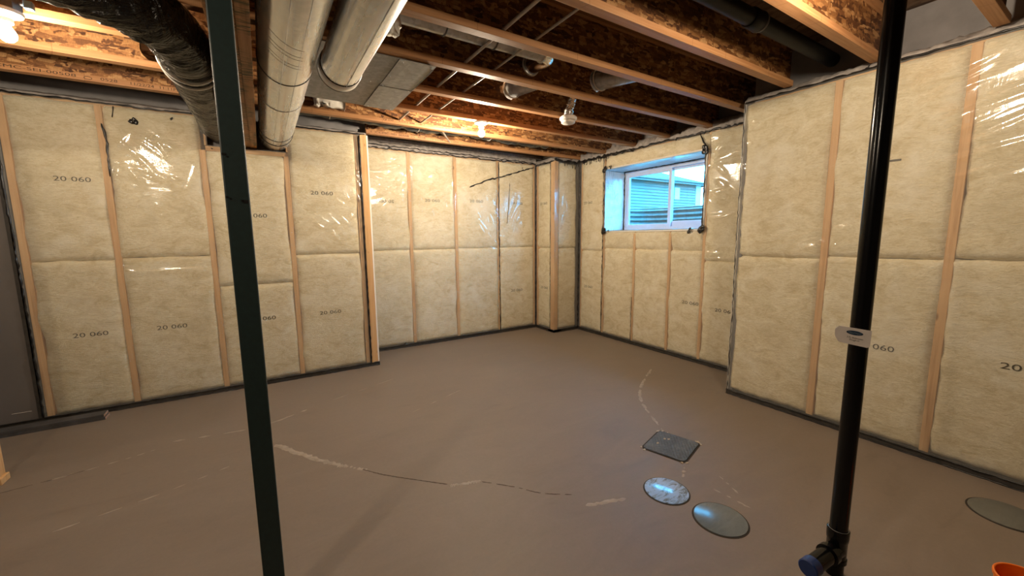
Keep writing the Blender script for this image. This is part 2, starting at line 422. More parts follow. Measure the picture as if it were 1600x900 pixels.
_seed = [0]
def batt(fr, wall, u0, u1, z0, z1, over=.012, bulge=.010, dd=.012):
    _seed[0] += 1; sd = _seed[0]
    nu = max(6, int((u1-u0)/.022)); nz = max(6, int((z1-z0)/.03))
    a, b = np.meshgrid(np.linspace(0, 1, nu), np.linspace(0, 1, nz), indexing='ij')
    # ease sampling towards the edges so that they can roll over
    e = lambda t: .5-.5*np.cos(np.pi*t)
    a2, b2 = .6*a+.4*e(a), .6*b+.4*e(b)
    w, h = u1-u0, z1-z0
    z = z0 + b2*h
    jl = over*(.5+1.0*vnoise(z*5, z*0+sd*3.1, 5)+.5*vnoise(z*19, z*0+sd*2.3, 6)); jr = over*(.5+1.0*vnoise(z*5, z*0+sd*5.7, 9))
    jb = .004*vnoise(a2*9, a2*0+sd, 3); 
    u = (u0-jl)*(1-a2) + (u1+jr)*a2
    z = z + jb*(1-np.abs(2*b2-1)*0)
    ed = np.minimum(np.minimum(a2*w, (1-a2)*w), np.minimum(b2*h, (1-b2)*h))
    d = dd + .032*(1-sstep(0, .028, ed))**2 - bulge*sstep(0, .10, ed) + .004*vnoise(u*9+sd*7, z*8, 21) + .003*vnoise(u*24, z*30+sd, 23)
    d = np.maximum(d, .004)
    P = fr.arr(u, d, z)
    mb = MB().grid(P)
    # short skirt back into the bay
    ring = [(i, 0) for i in range(nu)] + [(nu-1, j) for j in range(1, nz)] + [(i, nz-1) for i in range(nu-2, -1, -1)] + [(0, j) for j in range(nz-2, 0, -1)]
    vs = []; n = len(ring)
    for i, j in ring: vs.append(P[i, j])
    Nn = np.array(fr.N)
    for i, j in ring: vs.append(P[i, j]-Nn*.06)
    mb.add(vs, [(k, k+n, (k+1) % n+n, (k+1) % n) for k in range(n)])
    return obj('insulation_batt', mb, M['batt'], wall, smooth=True)

def stud(fr, wall, u, z0=.038, z1=2.385, w=.038, d0=.017, d1=.135, mat=None):
    mb = fr.box(MB(), u-w/2, u+w/2, d0, d1, z0, z1)
    return obj('stud', mb, mat or M['stud'], wall, bevel=.002)

def bead(name, pts, r, wall, jit=.004, flat=1.0, mat=None, step=.03):
    """an irregular bead of sealant along a polyline"""
    out = []; rad = []
    for a, b in zip(pts[:-1], pts[1:]):
        a, b = Vector(a), Vector(b); n = max(2, int((b-a).length/step))
        for k in range(n): out.append(a.lerp(b, k/n))
    out.append(Vector(pts[-1]))
    P = [p + Vector((random.uniform(-jit, jit), random.uniform(-jit, jit), random.uniform(-jit, jit))) for p in out]
    R = [r*random.uniform(.45, 1.5) for _ in P]
    return obj(name, MB().tube(P, R, 6, True, flat), mat or M['sealant'], wall, smooth=True)

def smear(pos, size, wall, fr_n, n=5):
    mb = MB()
    for _ in range(n):
        c = Vector(pos) + Vector((random.uniform(-1, 1), random.uniform(-1, 1), random.uniform(-1, 1)))*size*.7
        c = c - Vector(fr_n)*Vector(fr_n).dot(c-Vector(pos))
        r = size*random.uniform(.35, .75)
        V = []; F = []
        for i in range(5):
            for k in range(8):
                ph = math.pi*i/4; th = 2*math.pi*k/8; q = random.uniform(.7, 1.25)
                V.append(c+Vector((math.sin(ph)*math.cos(th), math.sin(ph)*math.sin(th), math.cos(ph)))*r*q*(.75))
        for i in range(4):
            for k in range(8): F.append((i*8+k, i*8+(k+1) % 8, (i+1)*8+(k+1) % 8, (i+1)*8+k))
        mb.add(V, F)
    # flatten against the wall
    N = Vector(fr_n); o = Vector(pos)
    mb.v = [tuple(Vector(v) - N*(Vector(v)-o).dot(N)*.75) for v in mb.v]
    return obj('sealant_smear', mb, M['sealant'], wall, smooth=True)

def sheet(fr, wall, u0, u1, z0, z1, folds, hole=None, res=.0105, base=.0, seed=1, name='vapour_barrier', amp=.003, wr=.85):
    nu = max(4, int((u1-u0)/res)); nz = max(4, int((z1-z0)/res))
    U = np.linspace(u0, u1, nu); Z = np.linspace(z0, z1, nz); u, z = np.meshgrid(U, Z, indexing='ij')
    h = amp*vnoise(u*2.6, z*1.9, seed) + amp*.5*vnoise(u*7, z*5, seed+1)
    for (fu, fz, ang, ln, wd, am, cv) in folds:
        ca, sa = math.cos(ang), math.sin(ang); x = (u-fu)*ca+(z-fz)*sa; y = -(u-fu)*sa+(z-fz)*ca - cv*x*x
        h += am*wr*np.exp(-(y/wd)**2)*np.exp(-(x/ln)**4)
    P = fr.arr(u, base-.001-np.clip(h, -.004, .03), z)
    hm = None
    if hole:
        uc = (U[:-1]+U[1:])/2; zc = (Z[:-1]+Z[1:])/2
        hm = ((uc > hole[0]) & (uc < hole[1]))[:, None] & ((zc > hole[2]) & (zc < hole[3]))[None, :]
    return obj(name, MB().grid(P, hm), M['poly'], wall, smooth=True)

def cluster(n, u, z, su, sz, ang, dang, ln, wd=.011, am=.006, rs=None):
    out = []; r = rs or random
    for _ in range(n):
        out.append((u+r.gauss(0, su), z+r.gauss(0, sz), ang+r.gauss(0, dang), ln*r.uniform(.4, 1.3), wd*r.uniform(.7, 1.6), am*r.uniform(.4, 1.4), r.uniform(-.8, .8)))
    return out
def radial(n, u, z, r0, r1, a0, a1, wd=.010, am=.007):
    out = []
    for k in range(n):
        a = random.uniform(a0, a1); rr = random.uniform(r0, r1)
        out.append((u+math.cos(a)*rr, z+math.sin(a)*rr, a, rr*.75, wd*random.uniform(.7, 1.5), am*random.uniform(.5, 1.4), random.uniform(-1.5, 1.5)))
    return out

def foam_ledge(fr, wall, u0, u1, zlo, zhi, d0, d1, seed, mat=None, rough=.016):
    """fuzzy foam over the top plate: rises from the sheet top and runs back to the rim"""
    prof = [(d0, zlo), (d0-.004, zlo+.012), (d0+.004, (zlo+zhi)/2), (d0+.02, zhi-.012), (d0+.045, zhi), (d0+.09, zhi+.004), (d1, zhi+.01)]
    nu = int((u1-u0)/.018); U = np.linspace(u0, u1, nu); P = np.zeros((nu, len(prof), 3))
    for j, (d, z) in enumerate(prof):
        n1 = vnoise(U*16, U*0+j*1.7, seed); n2 = vnoise(U*45, U*0+j*2.3, seed+4)
        am = rough*(0 if j == 0 else 1)
        q = fr.arr(U, d - am*.6*n1 - am*.4*n2, U*0+z + am*.7*n2*(j > 1) + am*.8*n1*(j > 1)); P[:, j] = q
    return obj('foam_seal', MB().grid(P), mat or M['foam'], wall, smooth=True)

def base_plate(fr, wall, u0, u1):
    nu = max(3, int((u1-u0)/.05)); 
    mb = fr.box(MB(), u0, u1, -.006, .13, 0, .036)
    obj('bottom_plate', mb, M['gasket'], wall)
    pts = [fr.p(u0+(u1-u0)*k/nu, -.009, .037) for k in range(nu+1)]
    bead('sealant_bead', pts, .0045, wall, .002)
    pts = [fr.p(u0+(u1-u0)*k/nu, -.010, .004) for k in range(nu+1)]
    bead('sealant_bead', pts, .004, wall, .002)

def top_seam(fr, wall, u0, u1, z=ZT-.004, r=.005, jit=.005):
    n = max(2, int((u1-u0)/.09)); bead('sealant_bead', [fr.p(u0+(u1-u0)*k/n, -.006, z) for k in range(n+1)], r, wall, jit, step=.025)

def stamp(fr, wall_batt, u, z, mirror=False, s='20 060', width=.20, size=.050, d=.0015):
    R = fr.U; return lettering(s, size, fr.p(u, d, z), R, (0, 0, 1), M['ink'], wall_batt, 'stamped_number', width, mirror)

def top_plate(fr, wall, u0, u1, z0=2.36, z1=ZT, mat=None):
    mb = fr.box(MB(), u0, u1, .036, .135, z0, z1); return obj('top_plate', mb, mat or M['stud_x'], wall, bevel=.002)

# ---- left wall -------------------------------------------------------------
FL = Frame((0, YL), (1, 0), (0, -1))
mb = MB().box(-3.05, XE-.14, YL+.14, YL+.30, 0, ZS).box(XE-.14, XE-.03, YL+.14, YB+.14, 0, ZS)
WL = structure('wall_left', mb, M['rim'], keep_origin=1)
SU = [-1.472, -.978, -.370, .245, .872]
for k, u in enumerate(SU):
    z1 = 2.385 if k not in (2, 3) else 2.12
    stud(FL, WL, u, z1=z1, w=.034 if k == 4 else .040)
bay = {}
for k in range(4):
    a, b = SU[k]+.019, SU[k+1]-.019
    zt = 2.12 if k == 2 else 2.392
    zm = [1.215, 1.228, .955, 1.215][k]
    bay[k, 0] = batt(FL, WL, a, b, .036, zm); bay[k, 1] = batt(FL, WL, a, b, zm, zt)
stamp(FL, bay[0, 1], -1.265, 1.797); stamp(FL, bay[0, 0], -1.29, .615); stamp(FL, bay[1, 0], -.80, .612)
stamp(FL, bay[2, 1], -.145, 1.55); stamp(FL, bay[2, 0], -.145, .605); stamp(FL, bay[3, 1], .425, 1.775); stamp(FL, bay[3, 0], .43, .602)
top_plate(FL, WL, -1.50, -.35); top_plate(FL, WL, .26, .90); top_plate(FL, WL, -.35, .265, 2.12, 2.158)
obj('corner_stud', MB().box(.905, .968, YL-.006, YL+.13, .036, 2.395), M['stud'], WL, bevel=.003, label='bare knotty end stud')
obj('poly_edge', MB().box(.9685, .982, YL-.004, YL+.12, .04, 2.39), M['white'], WL)
fol = (cluster(9, -.67, 2.03, .10, .12, -.65, .25, .12, .013, .008) + cluster(5, -.90, 2.05, .03, .15, 1.4, .2, .06) +
       cluster(16, .52, 1.58, .17, .20, -.85, .10, .16, .009, .007) + cluster(10, .70, 1.85, .10, .16, -.95, .15, .10, .009, .007) + cluster(10, -.66, 1.85, .14, .12, -.5, .2, .10, .010, .006) + cluster(5, .78, 2.0, .06, .1, -.95, .2, .09) + cluster(5, .62, 1.95, .08, .08, -.9, .2, .10) +
       [(-.68, 1.118, .015, .30, .009, .014, 0), (-1.2, 1.10, .0, .22, .006, .002, 0), (.0, 1.125, .02, .3, .006, .003, 0), (.5, 1.12, 0, .35, .006, .003, 0), (-.93, 1.14, -.8, .05, .01, .008, 0)] +
       cluster(10, -1.2, 1.4, .15, .6, .1, .5, .12, .012, .003) + cluster(14, .0, 1.0, .6, .5, .2, .6, .12, .012, .003))
sheet(FL, WL, -1.50, -.33, .03, 2.398, fol, seed=3); sheet(FL, WL, -.33, .25, .03, 2.16, fol, seed=3); sheet(FL, WL, .25, .905, .03, 2.398, fol, seed=3)
base_plate(FL, WL, -3.0, .985)
top_seam(FL, WL, -1.5, -.35); top_seam(FL, WL, .26, .95)
bead('sealant_bead', [FL.p(-1.503, -.008, .04), FL.p(-1.497, -.008, .8), FL.p(-1.505, -.008, 1.5), FL.p(-1.5, -.008, 2.39)], .006, WL, .005)
bead('sealant_bead', [FL.p(.899, -.008, .04), FL.p(.897, -.008, 2.38)], .006, WL, .003)
bead('sealant_bead', [FL.p(-.955, -.004, 1.86), FL.p(-.948, -.004, 2.1), FL.p(-.962, -.004, 2.25)], .006, WL, .004)
smear(FL.p(-.78, -.004, 2.29), .034, WL, (0, -1, 0), 7); smear(FL.p(-.55, -.004, 2.34), .014, WL, (0, -1, 0), 4); smear(FL.p(-.30, -.004, 2.13), .01, WL, (0, -1, 0), 3)
bead('sealant_bead', [FL.p(-.885, -.006, 2.38), FL.p(-.90, -.006, 2.30)], .003, WL, .002)
foam_ledge(FL, WL, -3.0, -.36, ZT, ZT+.035, .01, .14, 31, M['foam'], .005); foam_ledge(FL, WL, .26, .97, ZT, ZT+.03, .01, .14, 33, M['foam'], .006)
obj('pocket_board', MB().box(-.36, .262, YL+.128, YL+.139, 2.158, ZJ), M['rim'], WL)
for u0, u1 in ((-.352, -.340), (.250, .262)): obj('pocket_board', MB().box(u0, u1, YL+.012, YL+.13, 2.16, 2.40), M['stud'], WL)
# plain grey board left of the insulation
WG = structure('wall_far_left', MB().box(-3.05, -1.512, YL+.002, YL+.016, .038, ZT+.03), M['drywall'])
for u in (-1.531,): obj('edge_strip', MB().box(-1.530, -1.512, YL-.004, YL+.016, .038, ZT), M['gasket'], WG)
obj('board_scuff', MB().box(-1.66, -1.56, YL-.0005, YL+.004, .105, .107), M['tag'], WG)

# ---- back wall -------------------------------------------------------------
FB = Frame((0, YB), (1, 0), (0, -1))
WB = structure('wall_back', MB().box(XE-.14, 4.32, YB+.14, YB+.30, 0, ZS), M['rim'], keep_origin=1)
SB = [1.0, 1.562, 2.168, 2.805, 3.41]
for k, u in enumerate(SB): stud(FB, WB, u, w=.038 if k < 3 else .026)
for k in range(4):
    a, b = SB[k]+.019, SB[k+1]-(.019 if k < 2 else .012)
    lo = batt(FB, WB, a, b, .036, 1.215); hi = batt(FB, WB, a, b, 1.215, 2.385)
    stamp(FB, hi, [1.17, 1.745, 2.36, 3.0][k], [1.765, 1.795, 1.81, 1.805][k], mirror=(k == 0))
    if k == 3: stamp(FB, lo, 2.99, .565)
top_plate(FB, WB, XE, 3.43)
fol = (radial(16, 1.562, 2.22, .06, .36, math.pi*.98, math.pi*1.45, .009, .016) + radial(16, 1.58, 2.24, .06, .42, -math.pi*.45, -math.pi*.02, .009, .016) +
       cluster(12, 1.42, 2.02, .09, .10, .4, .5, .1, .010, .013) + cluster(10, 1.80, 2.05, .12, .12, .8, .4, .12, .010, .011) + cluster(5, 1.95, 2.1, .1, .1, .9, .15, .14, .010, .007) +
       cluster(8, 2.66, 1.65, .06, .2, -1.0, .2, .10, .010, .008) + cluster(6, 2.13, 1.75, .02, .3, 1.5, .05, .2, .012, .008) +
       cluster(12, 3.1, 1.4, .1, .35, 1.15, .1, .22, .009, .007) + cluster(12, 2.66, 1.5, .08, .25, -1.0, .2, .10, .009, .007) + cluster(4, 2.6, 1.18, .1, .02, .05, .2, .06) + cluster(3, 2.99, 1.95, .02, .25, 1.35, .06, .22) +
       cluster(14, 2.2, .9, .6, .4, .2, .6, .12, .012, .003) + [(2.0, 1.15, 0, .5, .006, .003, 0)])
sheet(FB, WB, XE, 3.43, .03, 2.385, fol, seed=8)
base_plate(FB, WB, XE, 3.43)
top_seam(FB, WB, XE, 3.43, 2.392, .006, .010)
bead('sealant_bead', [FB.p(XE, -.006, 2.425), FB.p(2.2, -.006, 2.42), FB.p(3.4, -.006, 2.41)], .005, WB, .008)
foam_ledge(FB, WB, XE, 3.45, 2.39, 2.475, .008, .14, 41, M['foam'], .011)
obj('sill_strip', FB.box(MB(), XE, 3.9, .03, .14, 2.472, 2.515), M['foam'], WB)
bead('sealant_bead', [FB.p(2.805, -.007, .04), FB.p(2.80, -.007, 1.2), FB.p(2.803, -.007, 2.37)], .006, WB, .004)
bead('sealant_bead', [FB.p(2.36, -.006, 2.02), FB.p(2.62, -.006, 2.12), FB.p(2.80, -.006, 2.165), FB.p(3.06, -.006, 2.24), FB.p(3.2, -.006, 2.29), FB.p(3.38, -.006, 2.345)], .008, WB, .008)
bead('sealant_bead', [FB.p(2.98, -.008, 2.1), FB.p(2.955, -.008, 1.75), FB.p(2.93, -.008, 1.55)], .003, WB, .002)
smear(FB.p(1.42, -.006, .05), .014, WB, (0, -1, 0), 4); smear(FB.p(3.2, -.006, 2.33), .014, WB, (0, -1, 0), 4)

# ---- boxed corner ----------------------------------------------------------
WC = structure('wall_corner', MB().box(3.57, 4.03, YC+.14, YB+.14, 0, ZT), M['rim'], keep_origin=1)
FA = Frame((3.43, 0), (0, -1), (-1, 0)); FC = Frame((0, YC), (1, 0), (0, -1))
obj('stud', MB().box(3.432, 3.50, YC+.004, YC+.085, .036, 2.385), M['stud'], WC, bevel=.003)
obj('stud', MB().box(3.442, 3.56, YB-.05, YB-.004, .036, 2.36), M['stud'], WC, bevel=.002)
lo = batt(FA, WC, -(YB-.03), -(YC+.085), .036, 1.2); hi = batt(FA, WC, -(YB-.03), -(YC+.085), 1.2, 2.37)
stamp(FA, hi, -4.72, 1.80, width=.17); stamp(FA, lo, -4.70, .60, width=.17)
batt(FC, WC, 3.505, XF-.03, .036, 1.2, bulge=.004, dd=.022); batt(FC, WC, 3.505, XF-.03, 1.2, 2.37, bulge=.004, dd=.022)
sheet(FA, WC, -(YB-.005), -YC, .03, 2.385, cluster(10, -4.6, 1.3, .1, .6, 1.2, .5, .1, .01, .004), seed=14)
fol = cluster(12, 3.62, 1.75, .05, .25, 1.25, .3, .12, .010, .009) + cluster(6, 3.7, 1.3, .06, .3, 1.4, .2, .15, .01, .006)
sheet(FC, WC, 3.43, XF, .03, 2.385, fol, seed=15)
base_plate(FA, WC, -YB, -YC+.006); base_plate(FC, WC, 3.424, XF)
bead('sealant_bead', [(3.424, YB-.012, .04), (3.423, YB-.012, 2.38)], .007, WC, .004)
bead('sealant_bead', [(XF-.010, YC-.012, .04), (XF-.008, YC-.012, 2.4)], .0065, WC, .004)
top_seam(FA, WC, -YB, -YC, 2.375, .008, .008); top_seam(FC, WC, 3.43, XF, 2.385, .015, .014)
for k in range(9):
    u = 3.60+.25*k/8; bead('sealant_bead', [FC.p(u, -.008, 2.38), FC.p(u+random.uniform(-.02, .02), -.008, 2.38-random.uniform(.03, .09))], .004, WC, .003)
foam_ledge(FA, WC, -YB, -YC, 2.375, 2.44, .006, .14, 51, None, .012); foam_ledge(FC, WC, 3.43, XF, 2.385, 2.45, .006, .3, 52, None, .016)
bead('sealant_bead', [(3.428, YC+.092, .04), (3.428, YC+.092, 2.37)], .003, WC, .002)

# ---- far right wall with the window ----------------------------------------
WY0, WY1, WZ0, WZ1 = 2.486, 3.880, 1.430, 2.222
FR = Frame((XF, 0), (0, -1), (-1, 0))
mb = MB()
for y0, y1, z0, z1 in ((1.6, WY0, 0, ZS), (WY1, 5.12, 0, ZS), (WY0, WY1, 0, WZ0), (WY0, WY1, WZ1, ZS)): mb.box(XF+.145, 4.32, y0, y1, z0, z1)
WR = structure('wall_right_far', mb, M['rim'], keep_origin=1)
for y, z1 in ((4.345, 2.36), (3.905, 2.36), (3.383, 1.39), (2.876, 1.39), (2.466, 2.20), (2.0, 2.36)): stud(FR, WR, -y, z1=z1, w=.030)
ys = [4.36, 3.905, 3.383, 2.876, 2.466, 1.95]
for k in range(5):
    a, b = -ys[k]+.014, -ys[k+1]-.014
    if k in (0, 4):
        lo = batt(FR, WR, a, b, .036, 1.16 if k == 0 else 1.10); hi = batt(FR, WR, a, b, 1.16 if k == 0 else 1.10, 2.395)
        if k == 0: stamp(FR, hi, -4.29, 1.795, width=.17); stamp(FR, lo, -4.26, .625, width=.17)
        else: stamp(FR, lo, -2.30, .580)
    else:
        lo = batt(FR, WR, a, b, .036, 1.20); batt(FR, WR, a, b, 1.20, 1.425)
        if k == 3: stamp(FR, lo, -2.68, .610)
batt(FR, WR, -3.89, -2.48, 2.232, 2.395)
obj('window_sill_plate', FR.box(MB(), -3.90, -2.46, .036, .14, 1.392, 1.428), M['stud_y'], WR, bevel=.002)
obj('window_header', FR.box(MB(), -3.90, -2.46, .036, .14, 2.226, 2.262), M['stud_y'], WR, bevel=.002)
obj('top_plate', FR.box(MB(), -4.38, -1.84, .036, .14, 2.37, ZT), M['stud_y'], WR, bevel=.002)
fol = (cluster(9, -2.33, 2.12, .04, .10, .15, .25, .14, .011, .009) + cluster(8, -2.33, 1.80, .05, .10, -.5, .3, .10, .012, .010) + cluster(4, -2.34, 1.56, .04, .02, .05, .1, .13, .008, .008) +
       cluster(5, -2.9, 2.3, .3, .02, .1, .2, .1) + cluster(7, -2.6, 1.37, .5, .02, -1.0, .3, .035, .008, .007) + cluster(6, -2.36, 1.15, .06, .05, 0, .2, .09, .008, .007) +
       cluster(8, -4.05, 1.5, .06, .3, -1.2, .2, .1, .01, .004) + cluster(18, -3.2, .7, .5, .35, .9, .4, .14, .012, .003))
sheet(FR, WR, -YC, -1.86, .03, 2.398, fol, hole=(-WY1, -WY0, WZ0, WZ1), seed=20)
base_plate(FR, WR, -YC, -1.85)
top_seam(FR, WR, -YC, -1.85, 2.40, .009, .011); top_seam(FR, WR, -YC, -3.4, 2.39, .012, .016)
for k in range(12):
    y = 3.82+.5*k/11; bead('sealant_bead', [FR.p(-y, -.008, 2.39), FR.p(-y+random.uniform(-.02, .02), -.008, 2.39-random.uniform(.02, .07))], .004, WR, .003)
bead('sealant_bead', [FR.p(-3.905, -.007, .05), FR.p(-3.90, -.007, 1.0), FR.p(-3.905, -.007, 2.38)], .005, WR, .003)
bead('sealant_bead', [FR.p(-2.48, -.008, 1.44), FR.p(-2.478, -.008, 2.24), FR.p(-2.56, -.008, 2.40)], .006, WR, .004)
bead('sealant_bead', [FR.p(-3.383, -.004, .05), FR.p(-3.38, -.004, .6)], .003, WR, .002)
foam_ledge(FR, WR, -YC, -1.84, ZT, ZT+.095, .006, .145, 61, None, .022)

# ---- near right wall -------------------------------------------------------
FN = Frame((XR, 0), (0, -1), (-1, 0))
mb = MB().box(XR+.145, 3.70, -3.4, 1.83, 0, ZS).box(3.70, 4.32, 1.55, 1.83, 0, ZS).box(XR+.02, XR+.145, 1.79, 1.828, .036, ZT)
WN = structure('wall_right', mb, M['rim'], keep_origin=1)
SN = [1.800, 1.217, .608, -.002, -.61, -1.22, -1.83, -2.44, -3.05]
for k, y in enumerate(SN):
    if k: stud(FN, WN, -y, w=.042)
for k in range(8):
    a, b = -SN[k]+(-.016 if k == 0 else .02), -SN[k+1]-.02
    if k < 4: zm = [1.195, 1.215, 1.222, 1.21][k]
    else: zm = 1.22
    if k < 4: lo = batt(FN, WN, a, b, .036, zm); hi = batt(FN, WN, a, b, zm, 2.396)
    else: lo = batt(FN, WN, a, b, .036, 2.36)
    if k == 1: stamp(FN, lo, -.99, .612)
    if k == 2: stamp(FN, lo, -.365, .632, width=.215)
smear_b = None
obj('top_plate', FN.box(MB(), -1.825, 3.25, .036, .14, 2.36, ZT), M['stud_y'], WN, bevel=.002)
fol = (cluster(10, -.66, 2.05, .05, .16, .38, .10, .12, .012, .009) + cluster(22, -.36, 1.95, .14, .24, .28, .10, .20, .012, .008) + cluster(6, -.2, 1.85, .1, .15, .25, .1, .25, .014, .008) +
       cluster(7, -1.77, 2.0, .02, .16, .1, .6, .03, .008, .010) + cluster(5, -1.77, 1.7, .015, .08, .2, .5, .03, .008, .009) + cluster(6, -1.5, 1.33, .1, .08, .02, .08, .10, .009, .007) + cluster(3, -1.02, 1.44, .05, .04, .15, .08, .1, .008, .007) +
       [(-.66, 1.285, .1, .05, .01, .008, 0), (-.66, 1.335, .15, .05, .01, .008, 0), (-.62, 1.23, -.3, .04, .01, .008, 0), (-.4, 1.175, .0, .5, .006, .006, 0), (-1.4, 1.17, 0, .3, .006, .004, 0), (-1.08, .865, 0, .04, .006, .006, 0), (-1.7, .80, .25, .12, .012, .006, 0)] +
       cluster(12, -1.55, .8, .12, .12, -.2, .2, .16, .014, .004) + cluster(8, -1.2, 1.25, .03, .1, 1.4, .4, .04, .01, .006) + cluster(16, -.6, .7, .5, .3, .1, .3, .15, .012, .003))
sheet(FN, WN, -1.822, .6, .03, 2.398, fol, seed=26, wr=.6)
base_plate(FN, WN, -1.83, 3.25)
top_seam(FN, WN, -1.82, .6, 2.402, .006, .004)
bead('sealant_bead', [FN.p(-1.822, -.006, .03), FN.p(-1.818, -.008, .8), FN.p(-1.824, -.006, 1.4), FN.p(-1.82, -.006, 2.40)], .0033, WN, .0035)
obj('poly_edge', MB().box(XR+.001, XR+.02, 1.818, 1.832, .04, 2.40), M['poly_edge'], WN)
smear(FN.p(-1.065, -.006, 2.41), .016, WN, (-1, 0, 0), 4)
obj('dark_stain', FN.box(MB(), -.93, -.86, .0015, .003, 1.81, 1.822), M['ink'], WN)
foam_ledge(FN, WN, -1.83, .8, ZT+.004, ZT+.052, .004, .145, 71, None, .011)

# ------------------------------------------------------------------ window
def window():
    xf = 4.235
    mb = MB()
    def ring(mb, y0, y1, z0, z1, x0, x1, w, wb=None, wt=None):
        wb = wb or w; wt = wt or w
        mb.box(x0, x1, y0, y0+w, z0, z1).box(x0, x1, y1-w, y1, z0, z1).box(x0, x1, y0+w, y1-w, z0, z0+wb).box(x0, x1, y0+w, y1-w, z1-wt, z1)
        return mb
    w = structure('window_1', ring(mb, WY0, WY1, WZ0, WZ1, xf, xf+.08, .040, .045, .050), M['vinyl'], keep_origin=1)
    ym = 3.165
    sl = obj('sash', ring(MB(), ym-.02, WY1-.035, WZ0+.04, WZ1-.045, xf+.012, xf+.045, .042), M['vinyl'], w, bevel=.003)
    obj('pane', MB().box(xf+.026, xf+.031, ym+.022, WY1-.077, WZ0+.082, WZ1-.087), M['glass'], sl)
    sr = obj('sash', ring(MB(), WY0+.035, ym+.02, WZ0+.04, WZ1-.045, xf+.048, xf+.078, .030, .07), M['vinyl'], w, bevel=.003)
    obj('pane', MB().box(xf+.060, xf+.065, WY0+.065, ym-.01, WZ0+.11, WZ1-.075), M['glass'], sr)
    # reveal lined with wrinkled sheet, boards behind it
    def liner(a, b, c, d, n, sd):
        P = np.zeros((24, 40, 3)); a, b, c, d = map(np.array, (a, b, c, d))
        for i in range(24):
            for j in range(40):
                s, t = i/23, j/39; P[i, j] = (a*(1-s)+b*s)*(1-t)+(d*(1-s)+c*s)*t + np.array(n)*(.006+.006*float(vnoise(np.array(s*6), np.array(t*14), sd))*(4*s*(1-s)))
        obj('reveal_liner', MB().grid(P), M['reveal'], w, smooth=True)
    x0, x1 = XF-.002, xf
    liner((x0, WY1, WZ0), (x1, WY1, WZ0), (x1, WY1, WZ1), (x0, WY1, WZ1), (0, -1, 0), 3)
    liner((x0, WY0, WZ0), (x1, WY0, WZ0), (x1, WY0, WZ1), (x0, WY0, WZ1), (0, 1, 0), 4)
    liner((x0, WY0, WZ0), (x1, WY0, WZ0), (x1, WY1, WZ0), (x0, WY1, WZ0), (0, 0, 1), 5)
    liner((x0, WY0, WZ1), (x1, WY0, WZ1), (x1, WY1, WZ1), (x0, WY1, WZ1), (0, 0, -1), 6)
    for b in ((XF+.01, xf, WY1, WY1+.018, WZ0, WZ1), (XF+.01, xf, WY0-.018, WY0, WZ0, WZ1), (XF+.01, xf, WY0, WY1, WZ0-.018, WZ0), (XF+.01, xf, WY0, WY1, WZ1, WZ1+.018)):
        obj('jamb_board', MB().box(*b), M['white'], w)
    for y, z in ((WY1, WZ1), (WY0, WZ1), (WY1, WZ0), (WY0, WZ0)):
        smear((XF-.016, y, z), .046, w, (-1, 0, 0), 12)
    smear((XF-.014, WY0+.13, WZ0-.01), .032, w, (-1, 0, 0), 5); smear((XF-.014, WY1-.10, WZ1+.01), .030, w, (-1, 0, 0), 5); smear((XF-.012, WY1-.08, WZ0-.005), .018, w, (-1, 0, 0), 4)
    bead('sealant_bead', [(xf-.006, WY1-.012, WZ0), (xf-.006, WY1-.012, WZ1)], .007, w, .003)
    bead('sealant_bead', [(xf-.006, WY1, WZ1-.012), (xf-.006, WY0, WZ1-.012)], .005, w, .003)
    bead('sealant_bead', [(XF-.006, WY1+.004, WZ0), (XF-.006, WY1+.004, WZ1)], .005, w, .003)
window()

# ------------------------------------------------------------------ joists
JY = [.555, 1.055, 1.545, 2.017, 2.490, 2.975, 3.455, 3.945, 4.430]
JLAB = ['short stretch of floor joist at the top right edge of the picture',
        'floor joist whose right end meets the wall right beside the black drain pipe',
        'floor joist ending left of the drain pipe, its lower flange lit bright orange',
        'floor joist ending where the near right wall steps back, grey pipe behind it',
        'floor joist along the near edge of the grey sheet metal panel',
        'floor joist carrying the left bulb and passing behind the white ceiling diffuser',
        'floor joist carrying the far bare bulb',
        'floor joist with long black stamped lettering just behind the far bulb',
        'last floor joist, close to the back wall, with a dark duct sagging onto it']
def web_mesh(x0, x1, y, z0, z1, holes):
    mb = MB(); xs = x0
    for hx, hz, r in sorted(holes):
        h = min(hz-z0, z1-hz)-.004; a, b = hx-h, hx+h
        mb.box(xs, a, y-.005, y+.005, z0, z1)
        if hz-h > z0+.001: mb.box(a, b, y-.005, y+.005, z0, hz-h)
        if hz+h < z1-.001: mb.box(a, b, y-.005, y+.005, hz+h, z1)
        n = 32; V = []; F = []
        for yy in (y-.005, y+.005):
            for k in range(n):
                t = 2*math.pi*k/n; c, s = math.cos(t), math.sin(t); q = h/max(abs(c), abs(s)); V.append((hx+c*r, yy, hz+s*r)); V.append((hx+c*q, yy, hz+s*q))
        for k in range(n):
            k2 = (k+1) % n
            F += [(2*k, 2*k+1, 2*k2+1, 2*k2), (2*n+2*k, 2*n+2*k2, 2*n+2*k2+1, 2*n+2*k+1), (2*k, 2*k2, 2*n+2*k2, 2*n+2*k)]
        mb.add(V, F); xs = b
    return mb.box(xs, x1, y-.005, y+.005, z0, z1)
def line(words, size, yf, z, flange, mark=None):
    for w_, x, wd in words: lettering(w_, size, (x, yf-.0595, z), (1, 0, 0), (0, 0, 1), M['ink_black'], flange, 'stamped_text', wd)
    if mark is not None:
        obj('stamped_mark', MB().tube([(mark+.019*math.cos(2*math.pi*k/20), yf-.0592, z+.009+.009*math.sin(2*math.pi*k/20)) for k in range(21)], .0015, 4, False), M['ink_black'], flange)
HOLES = {4: [(1.70, 2.565, .066), (2.35, 2.585, .086)], 5: [(1.84, 2.575, .080)], 6: [(-.47, 2.545, .078)]}
JO = []
